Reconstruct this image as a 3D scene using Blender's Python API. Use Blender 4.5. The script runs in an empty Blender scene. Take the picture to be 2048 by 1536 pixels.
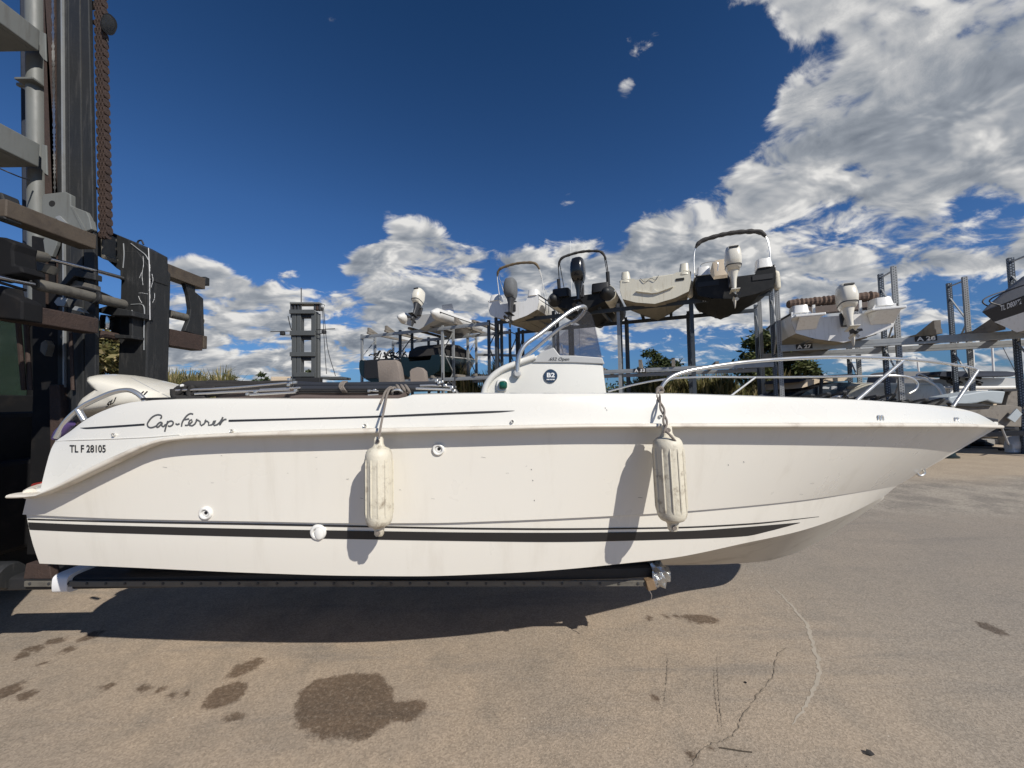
import bpy, math, random
import numpy as np
from mathutils import Vector, Matrix
from mathutils.bvhtree import BVHTree
V = Vector
sc = bpy.context.scene
random.seed(7)

# ------------------------------------------------------------------ camera
F = 750.0                       # focal length in pixels of the 2048 px wide frame
CAM = V((0, 0, 1.7))
cam_d = bpy.data.cameras.new('camera')
cam_d.sensor_width = 36.0
cam_d.lens = F * 36.0 / 2048.0
cam_d.clip_start = 0.05
cam_d.clip_end = 3000
cam = bpy.data.objects.new('camera', cam_d)
cam.location = CAM
cam.rotation_euler = (math.radians(92.6), math.radians(1.0), 0)
sc.collection.objects.link(cam)
sc.camera = cam
RM = cam.rotation_euler.to_matrix()
RGT, UPV, BCK = RM.col[0].copy(), RM.col[1].copy(), RM.col[2].copy()

# ------------------------------------------------------------------ light
SUN = V((-0.78, 0.97, -1.0)).normalized()      # direction the light travels
sun_d = bpy.data.lights.new('sun', 'SUN')
sun_d.energy = 4.6
sun_d.angle = math.radians(0.5)
sun_d.color = (1.0, 0.95, 0.87)
sun = bpy.data.objects.new('sun', sun_d)
sun.rotation_euler = SUN.to_track_quat('-Z', 'Y').to_euler()
sun.location = (20, -20, 30)
sc.collection.objects.link(sun)
sc.view_settings.view_transform = 'Standard'
sc.view_settings.look = 'None'
sc.view_settings.gamma = 1.0
sc.view_settings.exposure = 0.0

def ray(px, py):
    return RGT * ((px - 1024) / F) + UPV * ((768 - py) / F) - BCK
def P(px, py, Y):
    d = ray(px, py); return CAM + d * (Y / d.y)
def PX(px, py, X):
    d = ray(px, py); return CAM + d * (X / d.x)
def G(px, py, z=0.0):
    d = ray(px, py); return CAM + d * ((z - CAM.z) / d.z)
def proj(p):
    q = V(p) - CAM
    w = -q.dot(BCK)
    return 1024 + F * q.dot(RGT) / w, 768 - F * q.dot(UPV) / w

# ------------------------------------------------------------------ node helpers
def nd(nt, t, **kw):
    n = nt.nodes.new(t)
    for k, v in kw.items():
        setattr(n, k, v)
    return n
def inp(nt, n, key, v):
    s = n.inputs[key]
    if isinstance(v, bpy.types.NodeSocket):
        nt.links.new(v, s)
    else:
        s.default_value = v
def math_n(nt, op, a, b=0.0, clamp=False):
    n = nd(nt, 'ShaderNodeMath', operation=op, use_clamp=clamp)
    inp(nt, n, 0, a); inp(nt, n, 1, b)
    return n.outputs[0]
def vmath(nt, op, a, b=(0, 0, 0)):
    n = nd(nt, 'ShaderNodeVectorMath', operation=op)
    inp(nt, n, 0, a); inp(nt, n, 1, b)
    return n.outputs['Value'] if op in ('LENGTH', 'DOT_PRODUCT', 'DISTANCE') else n.outputs[0]
def noise(nt, vec, scale, detail=4, rough=.55, dist=0.0):
    n = nd(nt, 'ShaderNodeTexNoise')
    if vec is not None: inp(nt, n, 'Vector', vec)
    inp(nt, n, 'Scale', scale); inp(nt, n, 'Detail', detail); inp(nt, n, 'Roughness', rough); inp(nt, n, 'Distortion', dist)
    return n.outputs['Fac']
def smooth(nt, x, lo, hi, to0=0.0, to1=1.0):
    n = nd(nt, 'ShaderNodeMapRange', interpolation_type='SMOOTHSTEP')
    inp(nt, n, 'Value', x); inp(nt, n, 'From Min', lo); inp(nt, n, 'From Max', hi); inp(nt, n, 'To Min', to0); inp(nt, n, 'To Max', to1)
    return n.outputs[0]
def mixc(nt, fac, a, b, bt='MIX'):
    n = nd(nt, 'ShaderNodeMix', data_type='RGBA', blend_type=bt)
    inp(nt, n, 0, fac)
    for k, v in ((6, a), (7, b)):
        if not isinstance(v, bpy.types.NodeSocket) and len(v) == 3: v = (*v, 1)
        inp(nt, n, k, v)
    return n.outputs[2]

# ------------------------------------------------------------------ sky
world = bpy.data.worlds.new('World'); sc.world = world
world.use_nodes = True
nt = world.node_tree; nt.nodes.clear()
sky = nd(nt, 'ShaderNodeTexSky', sky_type='NISHITA')
sky.sun_disc = False
sky.sun_elevation = math.asin(-SUN.z)
sky.sun_rotation = math.atan2(-SUN.x, -SUN.y)
sky.altitude = 600; sky.air_density = 1.0; sky.dust_density = 0.3; sky.ozone_density = 3.0
tc = nd(nt, 'ShaderNodeTexCoord')
D = vmath(nt, 'NORMALIZE', tc.outputs['Generated'])
sep = nd(nt, 'ShaderNodeSeparateXYZ'); inp(nt, sep, 0, D)
# the deep, polarised blue of the photograph: tint by elevation
tr = nd(nt, 'ShaderNodeValToRGB'); e = tr.color_ramp.elements
e[0].position = 0; e[0].color = (.17, .33, .62, 1)
e[1].position = .80; e[1].color = (.17, .39, .60, 1)
for p_, c_ in ((.09, (.30, .48, .72, 1)), (.22, (.38, .60, .88, 1)), (.42, (.36, .61, .90, 1))):
    q_ = e.new(p_); q_.color = c_
inp(nt, tr, 'Fac', sep.outputs[2])
skyc = mixc(nt, 1.0, sky.outputs[0], tr.outputs[0], 'MULTIPLY')
dz = math_n(nt, 'ADD', math_n(nt, 'MAXIMUM', sep.outputs[2], 0.0), 0.34)
cu = nd(nt, 'ShaderNodeCombineXYZ')
inp(nt, cu, 0, math_n(nt, 'DIVIDE', sep.outputs[0], dz)); inp(nt, cu, 1, math_n(nt, 'DIVIDE', sep.outputs[1], dz)); inp(nt, cu, 2, 0.37)
uv = cu.outputs[0]
def wind(vec, ang, sx, sy):
    mp = nd(nt, 'ShaderNodeMapping'); inp(nt, mp, 'Vector', vec); inp(nt, mp, 'Rotation', (0, 0, math.radians(ang))); inp(nt, mp, 'Scale', (sx, sy, 1)); return mp.outputs[0]
uvr = wind(uv, -35, .85, 1.15)
LOBES = [(1990, 60, 27, .66), (1780, 40, 14, .46), (2040, 250, 14, .4), (1640, 70, 9, .36), (1570, 60, 5, .38), (1570, 215, 4, .30), (2000, 400, 8, .2), (1850, 200, 16, .3), (1800, 320, 17, .50), (1590, 310, 9, .38), (1700, 240, 8, .3), (1960, 330, 14, .4), (1560, 420, 8, .3), (1760, 470, 10, .35), (1560, 480, 9, .30), (1490, 290, 4, .2), (1480, 365, 4, .2),
         (1350, 500, 7, .36), (1240, 540, 8, .36), (1120, 560, 8, .38), (980, 560, 7, .38), (880, 525, 6, .27), (850, 475, 4, .16), (790, 475, 2.5, .16), (760, 590, 6, .2), (680, 610, 8, .40), (560, 600, 5, .34), (740, 508, 2.4, .28), (820, 600, 8, .38),
         (430, 700, 9, .40), (540, 700, 7, .36), (480, 640, 4, .25), (380, 590, 4, .30), (600, 720, 6, .3), (360, 720, 5, .3), (900, 690, 8, .3), (1050, 700, 8, .3), (670, 320, 1.5, .36), (1180, 72, 2.4, .15), (1285, 62, 2.2, .22), (400, 600, 5, .28), (1180, 640, 9, .36), (1420, 620, 9, .30), (700, 690, 8, .3),
         (1750, 560, 8, .30), (1930, 505, 5, .25), (490, 125, 2.4, .08), (1130, 408, 2.0, .2), (1300, 410, 2.0, .2), (440, 585, 3, .2), (1250, 178, 1.2, .2), (930, 345, 2, .14),
         (1900, 660, 5, .2), (1960, 690, 9, .2),
         (1900, 625, 5, -.32), (1985, 430, 3.4, -.26), (1420, 240, 6, -.35), (1400, 400, 4.5, -.26), (1490, 165, 4.0, -.26), (1440, 110, 6, -.3), (1460, 220, 4, -.2), (1625, 135, 2.6, -.16), (700, 455, 4, -.3), (1060, 450, 5, -.25), (960, 400, 6, -.2), (930, 440, 4, -.25), (560, 500, 5, -.3), (240, 330, 5, -.4), (240, 170, 7, -.3), (430, 205, 5, -.3), (1300, 310, 7, -.3), (640, 540, 3, -.25), (1200, 440, 6, -.2)]
bias = neg = None
for px, py, rad, w in LOBES:
    d = ray(px, py).normalized()
    dot = vmath(nt, 'DOT_PRODUCT', D, tuple(d))
    m = smooth(nt, dot, math.cos(math.radians(rad * 1.3)), math.cos(math.radians(rad * .1)), 0, w * (1.36 if w > 0 else 1.4))
    if w > 0: bias = m if bias is None else math_n(nt, 'ADD', bias, m)
    else: neg = m if neg is None else math_n(nt, 'ADD', neg, m)
bias = math_n(nt, 'ADD', math_n(nt, 'MINIMUM', bias, .80), neg)
def density(off, det=12):
    v = vmath(nt, 'ADD', uvr, off)
    a = noise(nt, v, 3.0, 2.5, .5, .1)
    b_ = noise(nt, v, 8.0, det, .62, .45)
    return math_n(nt, 'ADD', math_n(nt, 'MULTIPLY', math_n(nt, 'SUBTRACT', a, .5), 1.9), math_n(nt, 'MULTIPLY', math_n(nt, 'SUBTRACT', b_, .5), 1.9))
d0 = density((0, 0, 0)); s0 = density((0, 0, 0), 3.5); d1 = density((.020, -.030, 0), 3.5); d2 = density((.07, -.10, 0), 2)
dm = math_n(nt, 'ADD', d0, bias)
mask = smooth(nt, dm, .38, .72)
low = smooth(nt, sep.outputs[2], -.01, .08, .6, 1.0)
mask = math_n(nt, 'MULTIPLY', mask, low)
shade = math_n(nt, 'ADD', math_n(nt, 'MULTIPLY', math_n(nt, 'SUBTRACT', s0, d1), .95), math_n(nt, 'MULTIPLY', math_n(nt, 'SUBTRACT', s0, d2), .40))
thick = smooth(nt, dm, .55, 1.10)
# long soft bands under the sheet
band = noise(nt, wind(uv, -52, .45, 1.7), 2.4, 5, .55, .25)
lit = math_n(nt, 'SUBTRACT', math_n(nt, 'ADD', .80, shade), math_n(nt, 'MULTIPLY', thick, .36))
lit = math_n(nt, 'ADD', lit, math_n(nt, 'MULTIPLY', math_n(nt, 'MULTIPLY', math_n(nt, 'SUBTRACT', band, .52), 1.7), thick), True)
cr = nd(nt, 'ShaderNodeValToRGB')
e = cr.color_ramp.elements
e[0].position = 0.0; e[0].color = (1.7, 1.98, 2.45, 1)
e[1].position = 1.0; e[1].color = (8.2, 8.1, 7.9, 1)
m_ = e.new(.42); m_.color = (3.1, 3.4, 3.85, 1)
m_ = e.new(.75); m_.color = (5.3, 5.4, 5.55, 1)
inp(nt, cr, 'Fac', lit)
col = mixc(nt, mask, skyc, cr.outputs[0])
bg = nd(nt, 'ShaderNodeBackground'); inp(nt, bg, 'Color', col); inp(nt, bg, 'Strength', 0.094)
wo = nd(nt, 'ShaderNodeOutputWorld'); nt.links.new(bg.outputs[0], wo.inputs[0])

# ------------------------------------------------------------------ materials
def mat(name, col, rough=.5, metal=0.0, var=.10, scale=3.0, bump=0.0, bscale=80.0, dirt=None, dirt_amt=.5, dscale=2.0, spec=.5, coat=0.0, streak=False):
    m = bpy.data.materials.new(name); m.use_nodes = True
    t = m.node_tree; b = t.nodes['Principled BSDF']
    tcn = nd(t, 'ShaderNodeTexCoord'); vec = tcn.outputs['Object']
    f = noise(t, vec, scale, 6, .6)
    c = mixc(t, f, [x * (1 - var) for x in col], [min(1, x * (1 + var)) for x in col])
    if dirt is not None:
        dv = vec
        if streak:
            mp = nd(t, 'ShaderNodeMapping'); inp(t, mp, 'Vector', vec); inp(t, mp, 'Scale', (6, 6, .7)); dv = mp.outputs[0]
        g = smooth(t, noise(t, dv, dscale, 8, .65, .2), .5, .72, 0, dirt_amt)
        c = mixc(t, g, c, dirt)
    inp(t, b, 'Base Color', c)
    r = math_n(t, 'ADD', math_n(t, 'MULTIPLY', noise(t, vec, scale * 2.3, 4, .6), .2), rough - .1, True)
    inp(t, b, 'Roughness', r); b.inputs['Metallic'].default_value = metal
    b.inputs['Specular IOR Level'].default_value = spec
    if coat: b.inputs['Coat Weight'].default_value = coat; b.inputs['Coat Roughness'].default_value = .12
    if bump:
        bn = nd(t, 'ShaderNodeBump'); inp(t, bn, 'Strength', bump); inp(t, bn, 'Distance', .01)
        inp(t, bn, 'Height', noise(t, vec, bscale, 5, .6)); t.links.new(bn.outputs[0], b.inputs['Normal'])
    return m
M = {}
M['gel'] = mat('hull_gelcoat', (.80, .765, .685), .30, 0, .02, 1.2, dirt=(.52, .47, .38), dirt_amt=.20, dscale=1.1, streak=True, coat=.45)
M['deckgel'] = mat('deck_gelcoat', (.735, .715, .655), .28, 0, .02, 1.5, dirt=(.55, .50, .42), dirt_amt=.10, dscale=2.2, coat=.25)
M['hullbottom'] = mat('grimy_hull_bottom', (.52, .485, .42), .5, 0, .08, 3, dirt=(.25, .22, .17), dirt_amt=.5, dscale=4)
M['rail'] = mat('rub_rail_vinyl', (.70, .65, .56), .45, 0, .08, 6, dirt=(.33, .26, .20), dirt_amt=.5, dscale=7)
M['decal'] = mat('dark_decal_vinyl', (.022, .021, .021), .45, 0, .1, 4)
M['decalgrey'] = mat('grey_decal_vinyl', (.09, .09, .09), .5, 0, .1, 4)
M['steel'] = mat('polished_stainless', (.66, .65, .62), .30, .8, .05, 8)
M['fender'] = mat('dirty_fender_vinyl', (.66, .61, .49), .55, 0, .07, 10, bump=.25, bscale=60, dirt=(.27, .22, .155), dirt_amt=.95, dscale=17)
M['rope'] = mat('grey_rope', (.22, .19, .165), .9, 0, .25, 40, bump=.6, bscale=200)
M['black'] = mat('black_rubber', (.018, .018, .019), .6, 0, .2, 8, bump=.15)
M['canvas'] = mat('black_canvas', (.024, .022, .021), .85, 0, .25, 10, bump=.4, bscale=30)
M['sleeve'] = mat('dark_pole_sleeve', (.035, .037, .043), .38, 0, .2, 6)
M['brownpad'] = mat('brown_vinyl_pad', (.11, .082, .070), .7, 0, .18, 5, bump=.2, bscale=60)
M['seat'] = mat('taupe_seat_fabric', (.235, .195, .165), .8, 0, .12, 6, bump=.3, bscale=90)
M['whiteplastic'] = mat('white_plastic', (.80, .79, .75), .35, 0, .03, 5)
M['greyplastic'] = mat('grey_plastic', (.44, .44, .43), .4, 0, .06, 5)
M['hole'] = mat('dark_bore', (.01, .01, .01), .8)
M['cowl'] = mat('white_engine_paint', (.74, .70, .60), .28, 0, .03, 4, coat=.3, dirt=(.5, .45, .36), dirt_amt=.15)
M['cowlblack'] = mat('black_engine_paint', (.012, .012, .013), .25, 0, .1, 4, coat=.4)
M['greycover'] = mat('grey_engine_cover', (.13, .135, .14), .85, 0, .2, 8, bump=.4, bscale=40)
M['metaldk'] = mat('dark_cast_metal', (.06, .06, .062), .45, .4, .2, 10)
M['mastdark'] = mat('dark_mast_steel', (.017, .018, .019), .60, .0, .30, 5, bump=.2, bscale=30, dirt=(.09, .085, .08), dirt_amt=.35, dscale=5, streak=True)
M['mastblack'] = mat('near_black_steel', (.010, .010, .011), .7, 0, .3, 6, dirt=(.035, .028, .022), dirt_amt=.4, dscale=6, spec=.2)  # near-black steel of the lower mast, carriage plates, chassis and cab
M['mastgrey'] = mat('grey_mast_paint', (.155, .162, .155), .55, 0, .10, 3, dirt=(.10, .095, .085), dirt_amt=.5, dscale=4, streak=True)
M['rust'] = mat('rusty_steel', (.050, .031, .024), .75, 0, .35, 14, bump=.5, bscale=60, dirt=(.03, .02, .018), dirt_amt=.7, dscale=9)
M['shiny'] = mat('worn_bright_steel', (.55, .54, .52), .3, .9, .3, 20, dirt=(.08, .06, .05), dirt_amt=.9, dscale=30, streak=True)
M['barworn'] = mat('worn_brown_bar', (.085, .066, .048), .6, .0, .35, 8, bump=.3, bscale=40, dirt=(.04, .03, .025), dirt_amt=.7, dscale=5)
M['rod'] = mat('chromed_rod', (.60, .60, .62), .15, 1.0, .05, 8)
M['cyl'] = mat('dirty_cylinder_paint', (.135, .125, .105), .55, 0, .15, 6, dirt=(.05, .045, .04), dirt_amt=.7, dscale=8)
M['grease'] = mat('white_grease', (.72, .72, .72), .35, 0, .1, 10)
M['cabglass'] = None
M['tape'] = mat('white_tape', (.78, .78, .78), .4, 0, .05, 8)
M['foil'] = mat('crumpled_foil', (.55, .56, .56), .25, .9, .35, 40, bump=1.0, bscale=35)
M['oldwood'] = mat('old_wood', (.21, .14, .08), .85, 0, .3, 12, bump=.5, bscale=60)
M['greywood'] = mat('weathered_timber', (.20, .18, .155), .9, 0, .25, 5, bump=.6, bscale=40, dirt=(.07, .06, .05), dirt_amt=.6, dscale=6)
M['galv'] = mat('galvanised_steel', (.34, .35, .35), .45, .35, .15, 6, dirt=(.16, .15, .14), dirt_amt=.4, dscale=4)
M['rackblue'] = mat('dark_blue_rack_paint', (.042, .052, .064), .5, 0, .15, 4, dirt=(.12, .11, .10), dirt_amt=.3, dscale=5)
M['navy'] = mat('navy_cover', (.012, .018, .034), .7, 0, .2, 5, bump=.3, bscale=20)
M['navyhull'] = mat('dark_grey_hull', (.022, .026, .034), .25, 0, .1, 3, coat=.4)
M['green'] = mat('dark_green_hull', (.006, .014, .014), .3, 0, .12, 3, coat=.3)
M['charcoal'] = mat('charcoal_hull', (.020, .021, .022), .65, 0, .2, 3, spec=.2, dirt=(.06, .055, .05), dirt_amt=.4, dscale=3)
M['boatwhite'] = mat('white_boat_gelcoat', (.82, .81, .78), .30, 0, .03, 2, dirt=(.45, .40, .32), dirt_amt=.30, dscale=2.5, streak=True)
M['boatcream'] = mat('cream_boat_gelcoat', (.70, .66, .54), .38, 0, .05, 2, dirt=(.40, .33, .22), dirt_amt=.4, dscale=2.0, streak=True)
M['antifoul'] = mat('dirty_hull_bottom', (.30, .27, .21), .7, 0, .2, 3, dirt=(.12, .10, .07), dirt_amt=.6, dscale=3)
M['ribtube'] = mat('white_rib_tube', (.66, .65, .62), .5, 0, .05, 3, dirt=(.34, .32, .28), dirt_amt=.35, dscale=3)
M['ribblack'] = mat('black_rib_tube', (.020, .021, .022), .55, 0, .2, 3)
M['biminibeige'] = mat('tan_canopy', (.17, .125, .075), .85, 0, .2, 8, bump=.4, bscale=25)
M['biminigrey'] = mat('dark_grey_canopy', (.055, .050, .046), .85, 0, .2, 8, bump=.5, bscale=25)
M['biminibrown'] = mat('brown_canopy', (.13, .085, .062), .85, 0, .3, 12, bump=.6, bscale=18)
M['greycanvas'] = mat('grey_boat_cover', (.20, .20, .205), .85, 0, .12, 3, bump=.4, bscale=12)
M['tarp'] = mat('pale_blue_tarp', (.36, .40, .42), .55, 0, .12, 3, bump=.5, bscale=9)
M['beigecover'] = mat('beige_cover', (.55, .45, .33), .8, 0, .12, 3, bump=.3, bscale=12)
M['concrete'] = mat('concrete_block', (.28, .27, .25), .9, 0, .15, 8, bump=.4, bscale=50)
M['lettering'] = mat('pale_lettering', (.75, .75, .74), .5)
M['red'] = mat('red_plastic', (.35, .03, .02), .4)
M['purple'] = mat('purple_sleeve', (.085, .055, .16), .35, 0, .2, 8)
M['badgeblue'] = mat('navy_badge', (.022, .045, .085), .35, 0, .1, 10)
M['bark'] = mat('bark', (.07, .055, .04), .95, 0, .3, 10, bump=.5)
M['bargrey'] = mat('dark_grey_paint', (.075, .080, .080), .55, 0, .12, 4)

def glass(name, col, alpha, rough=.05):
    m = bpy.data.materials.new(name); m.use_nodes = True
    t = m.node_tree; t.nodes.clear()
    o = nd(t, 'ShaderNodeOutputMaterial'); mx = nd(t, 'ShaderNodeMixShader')
    tr = nd(t, 'ShaderNodeBsdfTransparent'); inp(t, tr, 'Color', (*col, 1))
    pr = nd(t, 'ShaderNodeBsdfPrincipled'); inp(t, pr, 'Base Color', (*[c * .25 for c in col], 1)); inp(t, pr, 'Roughness', rough)
    tcn = nd(t, 'ShaderNodeTexCoord')
    inp(t, mx, 0, math_n(t, 'ADD', math_n(t, 'MULTIPLY', noise(t, tcn.outputs['Object'], 5, 6, .65), alpha * .8), alpha * .55))
    t.links.new(tr.outputs[0], mx.inputs[1]); t.links.new(pr.outputs[0], mx.inputs[2]); t.links.new(mx.outputs[0], o.inputs[0])
    return m
M['screen'] = glass('smoked_acrylic', (.80, .80, .825), .085)
M['screenedge'] = glass('clear_acrylic', (.80, .83, .86), .16)
M['cabglass'] = glass('dusty_cab_glass', (.30, .45, .36), .35)
M['navlens'] = mat('green_lens', (.006, .075, .045), .08, 0, .2, 20, coat=.5)

def leaf_mat(name, a, b, c):
    m = bpy.data.materials.new(name); m.use_nodes = True
    t = m.node_tree; p = t.nodes['Principled BSDF']
    g = nd(t, 'ShaderNodeNewGeometry'); r = g.outputs['Random Per Island']
    k = mixc(t, smooth(t, r, .0, .55), a, b); k = mixc(t, smooth(t, r, .6, 1.0), k, c)
    inp(t, p, 'Base Color', k); inp(t, p, 'Roughness', .6); inp(t, p, 'Specular IOR Level', .25)
    tl = nd(t, 'ShaderNodeBsdfTranslucent'); inp(t, tl, 'Color', k)
    mx = nd(t, 'ShaderNodeMixShader'); inp(t, mx, 0, .25)
    o = t.nodes['Material Output']
    t.links.new(p.outputs[0], mx.inputs[1]); t.links.new(tl.outputs[0], mx.inputs[2]); t.links.new(mx.outputs[0], o.inputs[0])
    return m
M['leaf'] = leaf_mat('olive_leaves', (.055, .075, .025), (.10, .12, .04), (.17, .17, .07))
M['leafdark'] = leaf_mat('dark_leaves', (.032, .050, .020), (.060, .082, .032), (.11, .115, .05))
M['reed'] = leaf_mat('reed_blades', (.10, .105, .036), (.20, .18, .07), (.42, .34, .18))

# ------------------------------------------------------------------ mesh builder
ORG = {}
class MB:
    def __init__(s): s.v = []; s.f = []
    def add(s, vs, fs):
        o = len(s.v); s.v += [V(p) for p in vs]; s.f += [tuple(i + o for i in f) for f in fs]; return s
    def box(s, c, size, R=None):
        c = V(c); x, y, z = [k / 2 for k in size]
        vs = [V((i * x, j * y, k * z)) for i in (-1, 1) for j in (-1, 1) for k in (-1, 1)]
        if R is not None: vs = [R @ p for p in vs]
        return s.add([c + p for p in vs], [(0, 1, 3, 2), (4, 6, 7, 5), (0, 4, 5, 1), (2, 3, 7, 6), (0, 2, 6, 4), (1, 5, 7, 3)])
    def beam(s, a, b, w, h, up=(0, 0, 1)):
        a, b = V(a), V(b); d = (b - a); L = d.length; d.normalize()
        up = V(up); side = d.cross(up)
        if side.length < 1e-4: side = d.cross(V((1, 0, 0)))
        side.normalize(); u = side.cross(d)
        return s.box((a + b) / 2, (L, w, h), Matrix((d, side, u)).transposed())
    def prism(s, poly, vec):
        n = len(poly); vec = V(vec); a = [V(p) for p in poly]; b = [p + vec for p in a]
        fs = [tuple(range(n))[::-1], tuple(range(n, 2 * n))] + [(i, (i + 1) % n, n + (i + 1) % n, n + i) for i in range(n)]
        return s.add(a + b, fs)
    def tube(s, pts, r, n=8, flat=1.0):
        pts = [V(p) for p in pts]; m = len(pts); rs = r if isinstance(r, (list, tuple)) else [r] * m
        vs = []; prev = None
        for i, p in enumerate(pts):
            t = (pts[min(i + 1, m - 1)] - pts[max(i - 1, 0)]).normalized()
            if prev is None:
                ref = V((0, 0, 1)) if abs(t.z) < .9 else V((0, 1, 0))
                u = t.cross(ref).normalized()
            else:
                u = (prev - t * prev.dot(t)).normalized()
            prev = u; w = t.cross(u)
            for k in range(n):
                a = 2 * math.pi * k / n
                vs.append(p + u * math.cos(a) * rs[i] + w * math.sin(a) * rs[i] * flat)
        fs = [(i * n + k, i * n + (k + 1) % n, (i + 1) * n + (k + 1) % n, (i + 1) * n + k) for i in range(m - 1) for k in range(n)]
        fs += [tuple(range(n))[::-1], tuple(range((m - 1) * n, m * n))]
        return s.add(vs, fs)
    def lathe(s, p, ax, prof, n=20, lobes=0, amp=0.0):
        p = V(p); ax = V(ax).normalized(); u = ax.cross(V((0, 0, 1)) if abs(ax.z) < .9 else V((1, 0, 0))).normalized(); w = ax.cross(u)
        vs = []
        for d, r in prof:
            for k in range(n):
                a = 2 * math.pi * k / n; rr = r * (1 + amp * math.cos(a * lobes)) if lobes else r
                vs.append(p + ax * d + u * math.cos(a) * rr + w * math.sin(a) * rr)
        m = len(prof)
        fs = [(i * n + k, i * n + (k + 1) % n, (i + 1) * n + (k + 1) % n, (i + 1) * n + k) for i in range(m - 1) for k in range(n)]
        fs += [tuple(range(n))[::-1], tuple(range((m - 1) * n, m * n))]
        return s.add(vs, fs)
    def grid(s, rows, close=False):
        n = len(rows[0]); m = len(rows)
        vs = [p for r in rows for p in r]
        fs = [(i * n + k, i * n + (k + 1) % n, (i + 1) * n + (k + 1) % n, (i + 1) * n + k) for i in range(m - 1) for k in range(n if close else n - 1)]
        return s.add(vs, fs)
    def loft(s, secs, n=20, e=3.0):
        """secs: (centre, u half-vector, w half-vector); super-ellipse rings, capped"""
        rows = []
        for c, u, w in secs:
            r = []
            for k in range(n):
                a = 2 * math.pi * k / n; ca, sa = math.cos(a), math.sin(a)
                r.append(V(c) + V(u) * math.copysign(abs(ca) ** (2 / e), ca) + V(w) * math.copysign(abs(sa) ** (2 / e), sa))
            rows.append(r)
        o = len(s.v); s.grid(rows, True); m = len(rows)
        s.f += [tuple(o + i for i in range(n))[::-1], tuple(o + (m - 1) * n + i for i in range(n))]
        return s
    def pillow(s, poly, vec, rings=(( .0, .72), (.12, .9), (.3, 1.0), (.7, 1.0), (.88, .9), (1.0, .72))):
        """an outline with its own thickness and rounded edges"""
        poly = [V(p) for p in poly]; vec = V(vec); n = len(poly); c = sum(poly, V()) / n
        rows = []
        for t, k in rings:
            rows.append([c + (p - c) * (1 - (1 - k) * .35) + vec * t for p in poly])
        o = len(s.v); s.grid(rows, True); m = len(rows)
        s.f += [tuple(o + i for i in range(n))[::-1], tuple(o + (m - 1) * n + i for i in range(n))]
        return s
    def xf(s, mtx):
        s.v = [mtx @ p for p in s.v]; return s
    def build(s, name, m, parent=None, smooth=False, bevel=0.0, label=None, angle=40, fixn=True):
        off = ORG.get(parent.name, V()) if parent else V()
        me = bpy.data.meshes.new(name)
        me.from_pydata([tuple(p - off) for p in s.v], [], s.f)
        me.validate(); me.update()
        if fixn:
            import bmesh
            bm = bmesh.new(); bm.from_mesh(me); bmesh.ops.recalc_face_normals(bm, faces=bm.faces); bm.to_mesh(me); bm.free()
        mt = M[m] if isinstance(m, str) else m
        me.materials.append(mt)
        o = bpy.data.objects.new(name, me); sc.collection.objects.link(o)
        if parent: o.parent = parent; ORG[o.name] = off
        if smooth:
            for p in me.polygons: p.use_smooth = True
            if angle < 180: me.set_sharp_from_angle(angle=math.radians(angle))
        if bevel:
            b = o.modifiers.new('edge', 'BEVEL'); b.width = bevel; b.segments = 2; b.limit_method = 'ANGLE'
        if label: o['label'] = label
        return o

def thing(name, label, cat, loc=(0, 0, 0), rz=0.0, group=None, local=False):
    o = bpy.data.objects.new(name, None); sc.collection.objects.link(o)
    o.location = loc; o.rotation_euler = (0, 0, rz); o.empty_display_size = .1
    o['label'] = label; o['category'] = cat
    if group: o['group'] = group
    ORG[o.name] = V() if local else V(loc)
    return o
def tag(o, label, cat, group=None):
    o['label'] = label; o['category'] = cat
    if group: o['group'] = group
    return o
def kind(o, k): o['kind'] = k; return o

def spl(pts, n=60):
    """smooth polyline through points of any dimension"""
    P_ = np.array([list(p) for p in pts], float); m = len(P_)
    if m < 3:
        return [V(P_[0] + (P_[-1] - P_[0]) * t) for t in np.linspace(0, 1, n)]
    seg = np.linalg.norm(np.diff(P_, axis=0), axis=1) ** .5; t = np.concatenate([[0], np.cumsum(np.maximum(seg, 1e-6))])
    T = np.zeros_like(P_)
    for i in range(m):
        if i == 0: T[i] = (P_[1] - P_[0]) / (t[1] - t[0])
        elif i == m - 1: T[i] = (P_[-1] - P_[-2]) / (t[-1] - t[-2])
        else:
            a = (P_[i] - P_[i - 1]) / (t[i] - t[i - 1]); b = (P_[i + 1] - P_[i]) / (t[i + 1] - t[i])
            w = (t[i + 1] - t[i]) / (t[i + 1] - t[i - 1]); T[i] = a * w + b * (1 - w)
    out = []
    for x in np.linspace(0, t[-1], n):
        i = min(int(np.searchsorted(t, x, 'right')) - 1, m - 2); h = t[i + 1] - t[i]; s = (x - t[i]) / h
        out.append((2 * s**3 - 3 * s**2 + 1) * P_[i] + (s**3 - 2 * s**2 + s) * h * T[i] + (-2 * s**3 + 3 * s**2) * P_[i + 1] + (s**3 - s**2) * h * T[i + 1])
    return [V(p) for p in out]

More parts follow.
